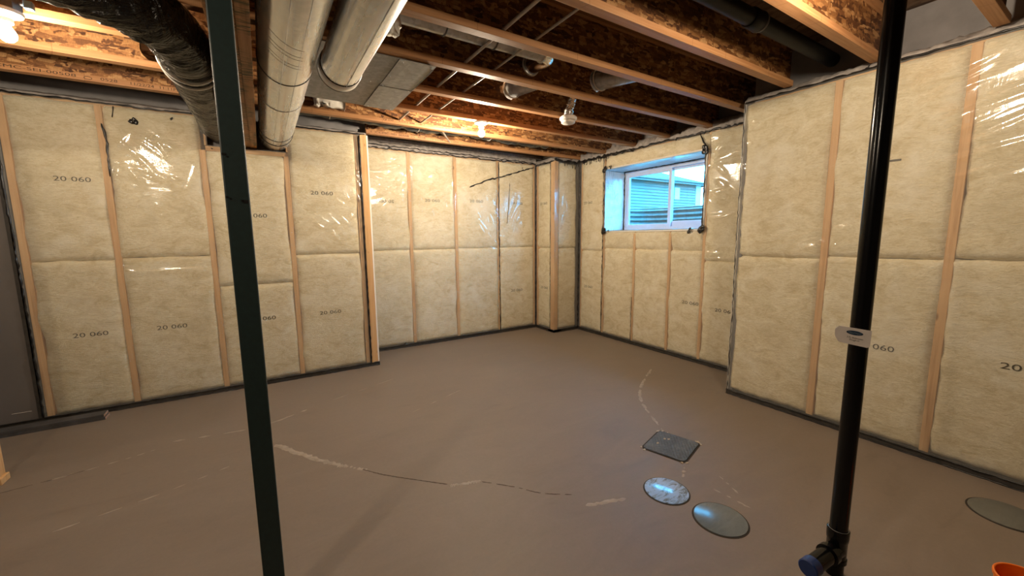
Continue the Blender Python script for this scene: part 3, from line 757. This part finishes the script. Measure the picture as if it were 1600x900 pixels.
for i, yf in enumerate(JY):
    x0 = -3.0; x1 = 3.475 if yf < 1.7 else 4.015
    if i == 8: x0 = .985
    if i == 0: x1 = 3.318
    if i == 1: x1 = 3.33
    if i == 2: x1 = 3.33
    yc = yf-.029
    j = thing('floor_joist', JLAB[i], 'joist', ((x0+x1)/2, yc, ZJ), 'floor joists overhead')
    fl = obj('bottom_flange', MB().box(x0, x1, yf-.058, yf, ZJ, ZJ+.038), M['flange'], j, bevel=.002)
    obj('web', web_mesh(x0, x1, yc, ZJ+.038, ZS-.038, HOLES.get(i, [])), M['osb'], j)
    obj('top_flange', MB().box(x0, x1, yf-.058, yf, ZS-.038, ZS), M['flange'], j)
    if i == 7:
        line([('CCMC-SEI-00508', -1.36, .40), ('0528', -.845, .085), ('11/22/24', -.70, .13), ('11:11PM', -.545, .125)], .026, yf, ZJ+.008, fl, -.905)
        line([('TJI 230', 1.03, .10), ('K.C.C.S', 1.18, .09), ('0086', 1.285, .05), ('11/88-K', 1.35, .09), ('CCMC', 1.46, .07), ('11-32-R', 1.55, .08), ('0528', 1.65, .05), ('11/22/24', 1.72, .09), ('11:11PM', 1.83, .09)], .020, yf, ZJ+.016, fl)
    if i == 8:
        line([('K', 1.03, .015), ('CCMC-SEI', 1.075, .22), ('00508', 1.32, .11), ('0528', 1.53, .085), ('11/22/24', 1.67, .15), ('11:11PM', 1.87, .14)], .026, yf, ZJ+.008, fl, 1.475)
    JO.append(j)

# ------------------------------------------------------------------ beam and steel post
b = thing('support_beam', 'built-up wooden beam with green black stains resting on the green post', 'beam', (-.045, 2.0, 2.18))
for k, (x0, x1) in enumerate(((-.115, -.069), (-.069, -.022), (-.022, .025))):
    obj('beam_ply', MB().box(x0, x1, -.6, 4.43, 2.18+(.0, .003, -.002)[k], ZJ-.001), M['beam'], b, bevel=.003)
p = thing('steel_post', 'dark green square steel post under the wooden beam', 'post', (-.055, 1.56, 0))
w = .0320
post = obj('column', MB().box(-.055-w, -.055+w, 1.56-w, 1.56+w, .008, 2.166), M['post'], p, bevel=.004)
obj('base_plate', MB().box(-.135, .025, 1.48, 1.64, 0, .008), M['post'], p); obj('cap_plate', MB().box(-.12, .015, 1.48, 1.64, 2.166, 2.176), M['post'], p)

for dx, z, ww, hh in ((-.024, 1.628, .012, .006), (-.016, 1.622, .006, .004), (.020, 1.485, .014, .010), (.012, 1.49, .006, .006), (-.026, 1.50, .008, .005), (-.018, 1.495, .005, .005)):
    obj('paint_chip', MB().box(-.055+dx-ww/2, -.055+dx+ww/2, 1.56-w-.0012, 1.56-w, z, z+hh), M['sealant'], p)

# ------------------------------------------------------------------ round ducts
def ring_pts(c, ax, r, n=40):
    ax = Vector(ax).normalized(); u = ax.orthogonal().normalized(); w = ax.cross(u); return [Vector(c)+u*(r*math.cos(2*math.pi*k/n))+w*(r*math.sin(2*math.pi*k/n)) for k in range(n+1)]
d = thing('round_duct', 'galvanised round duct beside the wooden beam, running into the left wall', 'duct', (.175, 2.0, 2.17))
xc, zc, r = .175, 2.298, .127
secs = [-.6, .95, 2.50, 3.02, 3.95, 4.425]
for k in range(len(secs)-1):
    a, bb = secs[k], secs[k+1]; rr = r+.0012*(k % 2)
    obj('duct_section', MB().tube([(xc, a, zc), (xc, bb, zc)], rr, 56, True), M['galv'], d, smooth='auto')
for y, rr, m in ((.95, .004, 'gap'), (2.50, .0035, 'gap'), (3.02, .003, 'white'), (3.95, .004, 'gap'), (4.13, .004, 'gap')):
    obj('seam_band', MB().tube(ring_pts((xc, y, zc), (0, 1, 0), r+.001), rr, 6, False), M[m], d, smooth=True)
for dx in (-.03, .035): obj('lock_seam', MB().tube([(xc+dx, -.6, zc-math.sqrt(r*r-dx*dx)-.001), (xc+dx, 4.42, zc-math.sqrt(r*r-dx*dx)-.001)], .0022, 6), M['galv'], d, smooth=True)
for k in range(5):
    y = 1.95+.055*k+.02*(k % 2); a0 = -.75; q = [Vector((xc+(r+.001)*math.sin(a0+1.1*t/8), y+.09*t/8, zc-(r+.001)*math.cos(a0+1.1*t/8))) for t in range(9)]
    obj('pen_mark', MB().tube(q, .0012, 4), M['ink_black'], d)
d = thing('round_duct', 'shorter galvanised round duct ending under the grey metal panel', 'duct', (.43, 1.0, 2.18))
x2, z2, r2 = .432, 2.287, .1015
obj('duct_section', MB().tube([(x2, -.6, z2), (x2, 1.30, z2)], r2, 56, True), M['galv'], d, smooth='auto')
obj('duct_section', MB().tube([(x2, 1.30, z2), (x2, 2.44, z2)], r2+.0008, 56, True), M['galv'], d, smooth='auto')
obj('end_collar', MB().tube([(x2, 2.40, z2), (x2, 2.412, z2), (x2, 2.475, z2), (x2, 2.482, z2)], [r2+.002, r2+.008, r2+.008, r2+.003], 56, True), M['white'], d, smooth='auto')
obj('seam_band', MB().tube(ring_pts((x2, 2.40, z2), (0, 1, 0), r2+.002), .003, 6, False), M['gap'], d, smooth=True)
obj('seam_band', MB().tube(ring_pts((x2, 2.478, z2), (0, 1, 0), r2+.007), .003, 6, False), M['gap'], d, smooth=True)
obj('lock_seam', MB().tube([(x2+.02, -.6, z2-r2-.0005), (x2+.02, 2.40, z2-r2-.0005)], .0022, 6), M['galv'], d, smooth=True)

# grey panning under the joists
s = thing('sheet_metal_panel', 'grey sheet metal panel nailed under the joists by the duct end', 'panel', (.67, 2.97, 2.42))
obj('main_sheet', MB().box(.335, .82, 2.475, 3.46, 2.4235, 2.4265), M['sheet'], s)
obj('lapped_sheet', MB().box(.775, 1.0, 2.470, 2.965, 2.4195, 2.4225), M['sheet_b'], s); obj('lapped_sheet', MB().box(.77, 1.0, 2.955, 3.455, 2.4165, 2.4195), M['sheet_b'], s)
obj('folded_edge', MB().box(.9985, 1.0005, 2.52, 3.39, 2.4165, 2.428), M['sheet_b'], s)
mb = MB()
for x, y in ((.80, 2.50), (.79, 2.75), (.79, 2.93), (.98, 2.5), (.98, 2.95), (.98, 3.43), (.62, 2.95), (.80, 3.43), (.70, 2.90)): mb.lathe([(.0045, 0), (.0045, -.0025), (.002, -.004)], (x, y, 2.4165), 8)
obj('screw_heads', mb, M['galv'], s, smooth=True, kind='stuff')

# white scraps hanging near the duct
def scrap(name, label, o, ux, w, h, t, sd):
    rr = random.Random(sd); n = 9; V = []; F = []
    for side in (0, 1):
        for i in range(n):
            for j in range(4):
                zz = -h*(j/3)*(1-.45*abs(vnoise(np.array(i*.9), np.array(1.3), sd)) if j == 3 else 1)
                V.append(Vector(o)+Vector(ux)*(w*i/(n-1)+rr.uniform(-.006, .006)) + Vector((0, side*t+rr.uniform(-.012, .012), zz+rr.uniform(-.006, .006))))
    q = lambda s_, i, j: s_*n*4+i*4+j
    for i in range(n-1):
        for j in range(3): F += [(q(0, i, j), q(0, i, j+1), q(0, i+1, j+1), q(0, i+1, j)), (q(1, i, j), q(1, i+1, j), q(1, i+1, j+1), q(1, i, j+1))]
        F += [(q(0, i, 0), q(0, i+1, 0), q(1, i+1, 0), q(1, i, 0)), (q(0, i, 3), q(1, i, 3), q(1, i+1, 3), q(0, i+1, 3))]
    for i in (0, n-1):
        for j in range(3): F.append((q(0, i, j), q(1, i, j), q(1, i, j+1), q(0, i, j+1)))
    return obj(name, MB().add(V, F), M['scrap'], None, smooth=True, label=label, category='foam scrap')
scrap('foam_scrap', 'torn white foam scrap hanging at the end of the grey ceiling pipe', (.555, 2.10, 2.500), (1, 0, 0), .112, .125, .04, 4)
scrap('foam_scrap', 'crumpled white foam scrap stuffed behind the grey sheet metal panel', (.46, 3.84, 2.56), (1, 0, 0), .24, .095, .05, 9)

# ------------------------------------------------------------------ flexible black ducts
def spline(pts, n):
    P = [Vector(p) for p in pts]; P = [2*P[0]-P[1]]+P+[2*P[-1]-P[-2]]; out = []
    for i in range(1, len(P)-2):
        for k in range(n):
            t = k/n; a, b, c, d = P[i-1:i+3]
            out.append(.5*((2*b)+(c-a)*t+(2*a-5*b+4*c-d)*t*t+(3*b-a-3*c+d)*t**3))
    out.append(P[-2]); return out
def wrinkled_tube(pts, r, n, seed, amp, ripple, sag=None):
    P = spline(pts, 26); mb = MB().tube(P, r, n, True); a = np.array(mb.v); m = len(P)
    ctr = np.repeat(np.array([tuple(p) for p in P]), n, 0); dv = a-ctr
    s = np.repeat(np.arange(m), n)/26.0; th = np.tile(np.arange(n), m)*2*np.pi/n
    k = 1 + ripple*np.sin(s*30+1.2*np.sin(th+s*2)) + amp*vnoise(s*5, np.sin(th)*2.2+5, seed) + amp*.8*vnoise(s*13, np.cos(th)*2.4+9, seed+2)
    a = ctr + dv*k[:, None]
    if sag: a[:, 2] = np.minimum(a[:, 2], sag)
    mb.v = [tuple(x) for x in a]; return mb
f = thing('flexible_duct', 'glossy black wrinkled flexible duct along the left of the beam', 'duct', (-.3, 3.0, 2.15))
obj('jacket', wrinkled_tube([(-1.35, 1.90, 2.33), (-.95, 1.98, 2.32), (-.62, 2.07, 2.31), (-.36, 2.24, 2.30), (-.26, 2.50, 2.295), (-.247, 2.85, 2.292), (-.245, 3.3, 2.297), (-.245, 3.85, 2.303), (-.245, 4.40, 2.308)], .118, 40, 5, .06, .012, 2.428), M['flex'], f, smooth=True)
for y in (2.72, 2.80): obj('tape_band', MB().tube(ring_pts((-.250, y, 2.293), (0, 1, 0), .124, 32), .008, 6, False), M['poly_edge'], f, smooth=True, label='pale tape band')
f = thing('flexible_duct', 'dark insulated duct lying in the joist bay along the back wall', 'duct', (1.6, 4.17, 2.42))
pts = [(.20+.42*k, 4.165+.02*math.sin(k*2.1), 2.572+.012*math.sin(k*1.9)) for k in range(8)]
obj('jacket', wrinkled_tube(pts, .105, 28, 12, .10, .0), M['flex_dull'], f, smooth=True)
for k in (1, 3, 5): obj('tape_band', MB().tube(ring_pts(pts[k], (1, 0, 0), .108, 24), .006, 6, False), M['poly_edge'], f, smooth=True)
obj('bracing_strap', MB().tube([(1.64, 3.955, 2.446), (1.90, 4.36, 2.440)], .009, 6, True, .3), M['pex'], None, label='thin pale strap crossing the joist bay beside the far bulb', category='strap')

# ------------------------------------------------------------------ services between the joists
g = thing('metal_vent_pipe', 'grey metal vent pipe between two joists, with an elbow at its end', 'pipe', (1.1, 2.2, 2.47))
obj('pipe_section', MB().tube([(.56, 2.21, 2.547), (1.62, 2.21, 2.547)], .057, 32), M['galv_x'], g, smooth='auto')
for x in (.95, 1.27): obj('joint_band', MB().tube(ring_pts((x, 2.21, 2.547), (1, 0, 0), .059, 32), .005, 6, False), M['box'], g, smooth=True)
obj('crimp_band', MB().tube(ring_pts((1.62, 2.21, 2.547), (1, 0, 0), .059, 32), .006, 6, False), M['white'], g, smooth=True)
el = [(1.62, 2.21, 2.547), (1.655, 2.215, 2.547), (1.685, 2.24, 2.549), (1.70, 2.28, 2.552), (1.70, 2.36, 2.562), (1.70, 2.48, 2.565)]
obj('elbow', MB().tube(el, .058, 32, False), M['foil'], g, smooth=True)
obj('collar', MB().tube(ring_pts((1.70, 2.450, 2.565), (0, 1, 0), .066, 32), .006, 6, False), M['white'], g, smooth=True)
def stub(label, hole, end, r):
    o = thing('metal_duct_stub', label, 'duct', (hole[0], hole[1], hole[2]-r))
    h, e = Vector(hole), Vector(end); a = h.lerp(e, .35)
    obj('pipe_section', MB().tube([tuple(h+Vector((0, .10, -.01))), hole, tuple(a), end], r*.84, 32, False), M['galv_x'], o, smooth=True)
    obj('collar', MB().tube(ring_pts((hole[0], hole[1]-.034, hole[2]), (0, 1, 0), r*.93, 32), .005, 6, False), M['white'], o, smooth=True)
stub('short metal duct in a round joist hole, right of the vent pipe elbow', (2.35, 2.461, 2.585), (2.72, 2.10, 2.665), .086)
stub('short metal duct in a round joist hole, between far bulb and vent pipe elbow', (1.84, 2.946, 2.575), (2.10, 2.60, 2.655), .080)
for x, r, lab in ((1.190, .0095, 'pale water tube crossing the joists, left of two beside the vent pipe'), (1.402, .0075, 'thinner pale water tube crossing the joists, right of two beside the vent pipe')):
    obj('water_tube', MB().tube([(x, .62, 2.479), (x, 2.2, 2.478), (x, 3.90, 2.479)], r, 10, True), M['pex'], None, smooth='auto', label=lab, category='pipe')
v = thing('ceiling_diffuser', 'round white air diffuser hanging on a foil hose under the joists', 'diffuser', (2.335, 2.80, 2.33))
c = (2.338, 2.800, 2.352)
obj('outer_ring', MB().lathe([(.040, .055), (.060, .050), (.074, .038), (.076, .026), (.070, .016), (.056, .012), (.050, .018), (.040, .03)], c, 36), M['white'], v, smooth='auto')
obj('inner_disc', MB().lathe([(.012, .03), (.050, .012), (.060, .004), (.060, -.006), (.052, -.012), (.0, -.013)], c, 36), M['white'], v, smooth='auto')
hp = [(2.338, 2.80, 2.40), (2.342, 2.80, 2.45), (2.350, 2.79, 2.50), (2.365, 2.775, 2.56), (2.40, 2.75, 2.64), (2.47, 2.74, 2.67)]
obj('foil_hose', wrinkled_tube(hp, .038, 24, 40, .16, .05), M['foil'], v, smooth=True)
a = thing('drain_pipe', 'black plastic drain pipe hung high between two joists', 'pipe', (2.4, 1.27, 2.55))
obj('pipe_section', MB().tube([(1.2, 1.30, 2.553), (3.44, 1.30, 2.560)], .043, 28), M['abs_dull'], a, smooth='auto')
obj('coupling', MB().tube([(2.36, 1.30, 2.556), (2.37, 1.30, 2.556), (2.47, 1.30, 2.556), (2.48, 1.30, 2.556)], [.047, .052, .052, .047], 28), M['abs_dull'], a, smooth='auto')
obj('solvent_ring', MB().tube(ring_pts((2.478, 1.30, 2.556), (1, 0, 0), .0475, 28), .003, 6, False), M['clamp'], a, smooth=True)
obj('solvent_ring', MB().tube(ring_pts((2.463, 1.30, 2.556), (1, 0, 0), .0525, 28), .002, 6, False), M['clamp'], a, smooth=True)

# ------------------------------------------------------------------ bare bulbs
def lamp(label, x, y, boxed):
    t = thing('bare_bulb_lamp', label, 'lamp', (x, y, ZJ-.13), 'bare bulbs on the ceiling')
    if boxed:
        zb = ZJ-.030
        obj('junction_box', MB().lathe([(.058, 0), (.060, .004), (.060, .052), (.05, .054)], (x, y, zb), 8), M['box'], t)
        cb = obj('box_connector', MB().box(x+.075, x+.105, y-.045, y-.015, zb+.01, zb+.045), M['blue_plastic'], t, bevel=.004)
        obj('cable', MB().tube(spline([(x+.06, y-.03, zb+.03), (x+.09, y-.03, zb+.028)], 4), .009, 8), M['box'], t, smooth=True)
    else: zb = ZJ
    obj('lampholder', MB().lathe([(.0, 0), (.060, 0), (.062, -.006), (.058, -.016), (.034, -.026), (.026, -.034), (.025, -.052), (.0, -.052)], (x, y, zb), 36), M['porcelain'], t, smooth='auto')
    pr = [(.0, -.052), (.013, -.054), (.014, -.066), (.020, -.078), (.028, -.092), (.030, -.104), (.027, -.117), (.018, -.128), (.008, -.133), (.0, -.134)]
    obj('bulb', MB().lathe(pr, (x, y, zb), 16), M['bulb_near' if boxed else 'bulb_far'], t, smooth=True)
lamp('bare lit bulb at the top left corner on a dark junction box', -.905, 2.84, True)
lamp('bare lit bulb screwed under a far joist near the back wall', 1.815, 3.426, False)

# ------------------------------------------------------------------ black drain stack with tag
px, py = 1.88, .545
t = thing('drain_stack', 'tall black plastic drain pipe with a blue capped branch at the floor', 'pipe', (px, py, 0))
obj('pipe_section', MB().tube([(px, py, .15), (px, py, 2.70)], .0302, 40), M['abs'], t, smooth='auto')
obj('fitting', MB().tube([(px, py, 0), (px, py, .050), (px, py, .058), (px, py, .075), (px, py, .078), (px, py, .150), (px, py, .153), (px, py, .168), (px, py, .196), (px, py, .198)],
    [.0302, .0302, .037, .037, .034, .034, .036, .0372, .0372, .0345], 40), M['abs'], t, smooth='auto')
obj('solvent_ring', MB().tube(ring_pts((px, py, .1985), (0, 0, 1), .0325, 40), .0012, 6, False), M['clamp'], t, smooth=True)
bd = Vector((-.85, .08, -.03)).normalized(); bo = Vector((px, py, .108))
q = lambda s_: tuple(bo+bd*s_)
br = obj('branch', MB().tube([q(.0), q(.045), q(.046), q(.07), q(.071), q(.175)], [.034, .034, .0395, .0395, .032, .032], 36), M['abs'], t, smooth='auto')
obj('test_cap', MB().tube([q(.165), q(.167), q(.203), q(.207)], [.0328, .035, .035, .0315], 36), M['cap'], t, smooth='auto', label='blue test cap')

def make_tag():
    n = Vector((px, py, 0)).normalized(); R = Vector((n.y, -n.x, 0)); o = n*(math.hypot(px, py)-.0318)
    tg = thing('hanging_tag', 'pale paper tag with an oval blue emblem on the black drain stack', 'tag', tuple(o+Vector((0, 0, .957))))
    W = lambda x, z, off=0: o + R*x + Vector((0, 0, z)) - n*off
    pts = [(-.0713, 1.0143), (-.0590, 1.0278), (.0333, 1.0210), (.0325, .9690), (.0310, .9590), (.0235, .9563), (-.0573, .9655), (-.0700, .9870)]
    k = len(pts); V = [W(x, y, .0) for x, y in pts] + [W(x, y, .0012) for x, y in pts]
    obj('card', MB().add(V, [tuple(range(k)), tuple(range(2*k-1, k-1, -1))]+[(i, (i+1) % k, (i+1) % k+k, i+k) for i in range(k)]), M['tag'], tg)
    tl = math.radians(-5.5); ux = R*math.cos(tl)+Vector((0, 0, math.sin(tl))); uy = Vector((0, 0, math.cos(tl))) - R*math.sin(tl)
    def oval(cx, cy, a, b, off, mat, nm):
        c = W(cx, cy, off); obj(nm, MB().add([c+ux*(a*math.cos(2*math.pi*i/32))+uy*(b*math.sin(2*math.pi*i/32)) for i in range(32)], [tuple(range(32))]), mat, tg)
    oval(-.0135, 1.0062, .0242, .0082, .0018, M['tag_blue'], 'emblem')
    c = W(-.0135, 1.0058, .0022); sq = [c+ux*(-.019+.038*i/24)+uy*(.0026*math.sin(i*1.7)+.001*math.sin(i*.6)) for i in range(25)]
    obj('emblem_script', MB().tube(sq, .0007, 4), M['tag_pale'], tg)
    oval(-.0574, .9961, .0030, .0030, .0018, M['white'], 'eyelet')
    for s_, x, z, w_ in (('3 Pc Bathroom', -.0355, .9845, .0465), ('Rough-in', -.0275, .9755, .0285)):
        lettering(s_, .0092, W(x, z, .0018), ux, uy, M['tag_ink'], tg, 'tag_text', w_)
make_tag()

# ------------------------------------------------------------------ floor lids, patches, bucket, lumber
def disc(label, c, r, mat, rot=0, rx=None):
    t = thing('access_cover', label, 'cover', (c[0], c[1], 0))
    obj('gap_ring', MB().lathe([(r+.008, 0), (r+.007, .0016), (r-.002, .0016)], (*c, 0), 48), M['gap'], t, smooth='auto')
    obj('disc', MB().lathe([(r, .0), (r, .0045), (r-.004, .006), (.0, .006)], (*c, 0), 48), mat, t, smooth='auto')
disc('round floor lid with a painted blue sky reflection, nearest the square hatch', (1.752, 1.248), .112, M['disc_blue'])
disc('plain round grey floor lid, right of the one with the painted reflection', (1.785, .968), .118, M['disc_grey'])
disc('dull round lid flush with the floor at the right wall', (2.985, .235), .125, M['disc_dull'])
def hatch():
    P = [(1.996, 1.612), (2.275, 1.695), (2.357, 1.455), (2.066, 1.349)]
    cx = sum(p[0] for p in P)/4; cy = sum(p[1] for p in P)/4
    a = math.atan2(1.695-1.612, 2.275-1.996); ca, sa = math.cos(a), math.sin(a); w, h = .146, .133
    def rr(w, h, rad, n=6):
        out = []
        for sx, sy, a0 in ((1, 1, 0), (-1, 1, 1), (-1, -1, 2), (1, -1, 3)):
            for k in range(n+1):
                t = (a0+k/n)*math.pi/2; out.append((sx*(w-rad)+rad*math.cos(t), sy*(h-rad)+rad*math.sin(t)))
        return out
    T = lambda p, z: (cx+p[0]*ca-p[1]*sa, cy+p[0]*sa+p[1]*ca, z)
    t = thing('access_hatch', 'square cast grey access hatch set in the floor', 'hatch', (cx, cy, 0))
    def slab(o, z0, z1): n = len(o); return MB().add([T(p, z0) for p in o]+[T(p, z1) for p in o], [tuple(range(n, 2*n))]+[(i, (i+1) % n, (i+1) % n+n, i+n) for i in range(n)])
    obj('gap_ring', slab(rr(w+.010, h+.010, .035), 0, .0018), M['gap'], t)
    obj('cover', slab(rr(w, h, .030), 0, .007), M['hatch'], t, bevel=.002)
    rs = random.Random(5); o = rr(w+.014, h+.014, .035, 8); n = len(o)
    for k in range(26):
        i = rs.randrange(n); q = rs.random(); p0, p1 = o[i], o[(i+1) % n]; x = p0[0]*(1-q)+p1[0]*q; y = p0[1]*(1-q)+p1[1]*q
        m = rs.randint(5, 7); r = rs.uniform(.005, .013); sh = [(x+r*rs.uniform(.6, 1.3)*math.cos(2*math.pi*j/m), y+r*rs.uniform(.4, .9)*math.sin(2*math.pi*j/m)) for j in range(m)]
        obj('concrete_chip', slab(sh, 0, rs.uniform(.002, .005)), M['chip'], t)
    for x, y in ((.05, .06), (.06, .04), (-.035, .075)):
        m = 7; sh = [(x+.013*rs.uniform(.5, 1.2)*math.cos(2*math.pi*j/m), y+.011*rs.uniform(.5, 1.2)*math.sin(2*math.pi*j/m)) for j in range(m)]
        obj('mortar_blob', slab(sh, .006, .0095), M['chip'], t)
hatch()
def ribbon(pts, w, breaks, sd, mat='patch'):
    """skim patch over a crack: a thin ragged strip, broken in places"""
    rs = random.Random(sd); P = spline([(x, y, 0) for x, y in pts], 14); seg = []
    for i in range(len(P)):
        if rs.random() < breaks and len(seg) > 2:
            yield_seg(seg, w, rs, mat); seg = []
            continue
        seg.append(P[i])
    if len(seg) > 1: yield_seg(seg, w, rs, mat)
FLOOR = bpy.data.objects['floor']
def yield_seg(seg, w, rs, mat):
    V = []; F = []; n = len(seg)
    for i, p in enumerate(seg):
        t = (seg[min(i+1, n-1)]-seg[max(i-1, 0)]).normalized(); s_ = Vector((-t.y, t.x, 0)); taper = .25 if i in (0, n-1) else 1
        a = w*rs.uniform(.35, 1.3)*taper; b2 = w*rs.uniform(.35, 1.3)*taper
        V += [p+s_*a+Vector((0, 0, .0004)), p-s_*b2+Vector((0, 0, .0004)), p+Vector((0, 0, .0016))]
    for i in range(n-1): F += [(3*i, 3*i+2, 3*i+5, 3*i+3), (3*i+2, 3*i+1, 3*i+4, 3*i+5)]
    obj('crack_patch' if mat == 'patch' else 'crack_line', MB().add(V, F), M[mat], FLOOR)
ribbon([(3.30, 2.59), (2.892, 2.369), (2.641, 2.179), (2.482, 1.981), (2.306, 1.697)], .013, .10, 1)
ribbon([(-.03, 2.97), (.10, 2.76), (.263, 2.512), (.33, 2.44)], .020, .0, 2); ribbon([(.33, 2.44), (.38, 2.38), (.43, 2.33)], .013, .35, 12)
ribbon([(.40, 2.36), (.502, 2.225), (.64, 2.08), (.775, 1.945)], .0045, .0, 13, 'crack'); ribbon([(.78, 1.925), (.85, 1.90), (.95, 1.87)], .014, .0, 14); ribbon([(.95, 1.86), (1.08, 1.72), (1.17, 1.60), (1.3, 1.50)], .004, .1, 15, 'crack')
ribbon([(1.304, 1.395), (1.52, 1.322)], .013, .0, 3); ribbon([(-.623, 3.404), (-.142, 3.332), (.204, 3.466)], .012, .16, 4)
ribbon([(-1.139, 3.224), (-.881, 3.275), (-.7, 3.33)], .008, .25, 5); ribbon([(.408, 3.559), (1.023, 3.80)], .006, .25, 6)
ribbon([(-1.35, 3.20), (-1.139, 3.224), (-1.0, 3.25)], .004, .1, 21, 'crack'); ribbon([(-.95, 2.62), (-.55, 2.72), (-.2, 2.86)], .006, .45, 22); ribbon([(.9, 2.95), (1.5, 3.2)], .005, .5, 23)
ribbon([(2.03, 1.33), (1.93, 1.27)], .010, .2, 7); ribbon([(1.98, 1.12), (1.99, .93)], .007, .2, 8); ribbon([(2.12, 1.17), (2.05, 1.02)], .006, .3, 9)

t = thing('orange_bucket', 'orange plastic bucket at the bottom right edge', 'bucket', (2.021, .092, 0))
obj('shell', MB().lathe([(.060, 0), (.062, .004), (.073, .238), (.0775, .242), (.0775, .250), (.071, .250), (.0595, .008), (.0, .008)], (2.021, .092, 0), 40), M['orange'], t, smooth='auto')
obj('rim', MB().tube(ring_pts((2.021, .092, .250), (0, 0, 1), .0745, 40), .0035, 8, False), M['orange'], t, smooth=True)

t = thing('board_stack', 'dark boards lying on the floor against the left wall', 'board', (-2.0, 4.18, 0))
for z0, dx in ((0, 0), (.022, -.006)):
    bo_ = obj('board', MB().box(-2.95, -1.128+dx, 4.125, 4.222, z0, z0+.021), M['board'], t, bevel=.002)
    obj('end_grain', MB().box(-1.1285+dx, -1.126+dx, 4.127, 4.220, z0+.002, z0+.019), M['board_end'], bo_)
t = thing('partition_frame', 'foot of a wooden partition stud at the left edge of the picture', 'stud', (-1.42, 3.36, 0))
obj('bottom_plate', MB().box(-2.4, -1.352, 3.30, 3.39, 0, .038), M['stud_x'], t, bevel=.003)
obj('stud', MB().box(-1.405, -1.367, 3.30, 3.39, .038, ZJ-.03), M['stud'], t, bevel=.003)
obj('top_plate', MB().box(-2.4, -1.352, 3.30, 3.39, ZJ-.03, ZJ-.001), M['stud_x'], t)

# ------------------------------------------------------------------ outside the window
def outside():
    ZG = 1.66
    structure('ground', MB().box(5.35, 60, -30, 60, ZG-.3, ZG).box(4.33, 5.35, 4.5, 60, ZG-.3, ZG).box(4.33, 5.35, -30, 1.9, ZG-.3, ZG), M['ground'])
    structure('well_floor', MB().box(4.33, 5.35, 1.9, 4.5, 1.05, 1.10), M['ground'])
    # corrugated window well
    nt, nz = 60, 90; P = np.zeros((nt, nz, 3)); 
    for i in range(nt):
        a = math.pi*i/(nt-1); c, s = math.cos(a), math.sin(a)
        sx = math.copysign(abs(c)**.6, c); sy = abs(s)**.6
        for j in range(nz):
            z = 1.10+.66*j/(nz-1); rip = .010*math.sin(z*2*math.pi/.067)
            P[i, j] = (4.33+(.80+rip)*sy, 3.183-(1.02+rip)*sx, z)
    w = thing('window_well', 'corrugated steel window well outside the basement window', 'window well', (4.9, 3.18, 1.10))
    obj('corrugated_wall', MB().grid(P), M['well'], w, smooth=True)
    obj('rolled_rim', MB().tube([Vector(P[i, nz-1]) for i in range(nt)], .009, 8), M['well'], w, smooth=True)
    # neighbouring house: siding courses, hip roof, white corner and window
    h = thing('neighbour_house', 'sided neighbour house with a hip roof seen through the basement window', 'house', (20, 23, ZG))
    X0, X1, Y0, Y1, ZE = 8.0, 27.6, 18.0, 29.0, 4.95
    mb = MB(); n = 17
    for k in range(n):
        a, b2 = ZG+(ZE-ZG)*k/n, ZG+(ZE-ZG)*(k+1)/n
        mb.add([(X0, Y0-.055, a), (X1, Y0-.055, a), (X1, Y0, b2), (X0, Y0, b2), (X0, Y0, a), (X1, Y0, a)], [(0, 1, 2, 3), (0, 4, 5, 1)])
    mb.add([(X1, Y0, ZG), (X1, Y1, ZG), (X1, Y1, ZE), (X1, Y0, ZE), (X0, Y0, ZG), (X0, Y1, ZG), (X0, Y1, ZE), (X0, Y0, ZE)], [(0, 1, 2, 3), (5, 4, 7, 6), (1, 5, 6, 2)])
    obj('siding', mb, M['siding'], h)
    e = .45; rx0, rx1, ry0, ry1 = X0-e, X1+e, Y0-e, Y1+e; hh = (ry1-ry0)/2; rz = ZE+.4*hh; ym = (ry0+ry1)/2
    obj('roof', MB().add([(rx0, ry0, ZE+.06), (rx1, ry0, ZE+.06), (rx1, ry1, ZE+.06), (rx0, ry1, ZE+.06), (rx0+hh, ym, rz), (rx1-hh, ym, rz)], [(0, 1, 5, 4), (1, 2, 5), (2, 3, 4, 5), (3, 0, 4)]), M['roofing'], h)
    obj('fascia', MB().box(rx0, rx1, ry0, ry0+.03, ZE-.12, ZE+.08).box(rx1-.03, rx1, ry0, ry1, ZE-.12, ZE+.08), M['roofing'], h)
    obj('soffit', MB().box(rx0, rx1, ry0, ry1, ZE-.02, ZE+.02), M['trim'], h)
    obj('corner_trim', MB().box(X1-.55, X1+.04, Y0-.06, Y0+.1, ZG, ZE-.02), M['trim'], h)
    wn = obj('window', MB().box(24.6, 25.15, Y0-.07, Y0+.02, 3.8, 4.6), M['trim'], h); obj('pane', MB().box(24.66, 25.09, Y0-.075, Y0-.071, 3.86, 4.54), M['trim'], wn)
outside()

for o in bpy.data.objects:
    if '_o' in o: del o['_o']
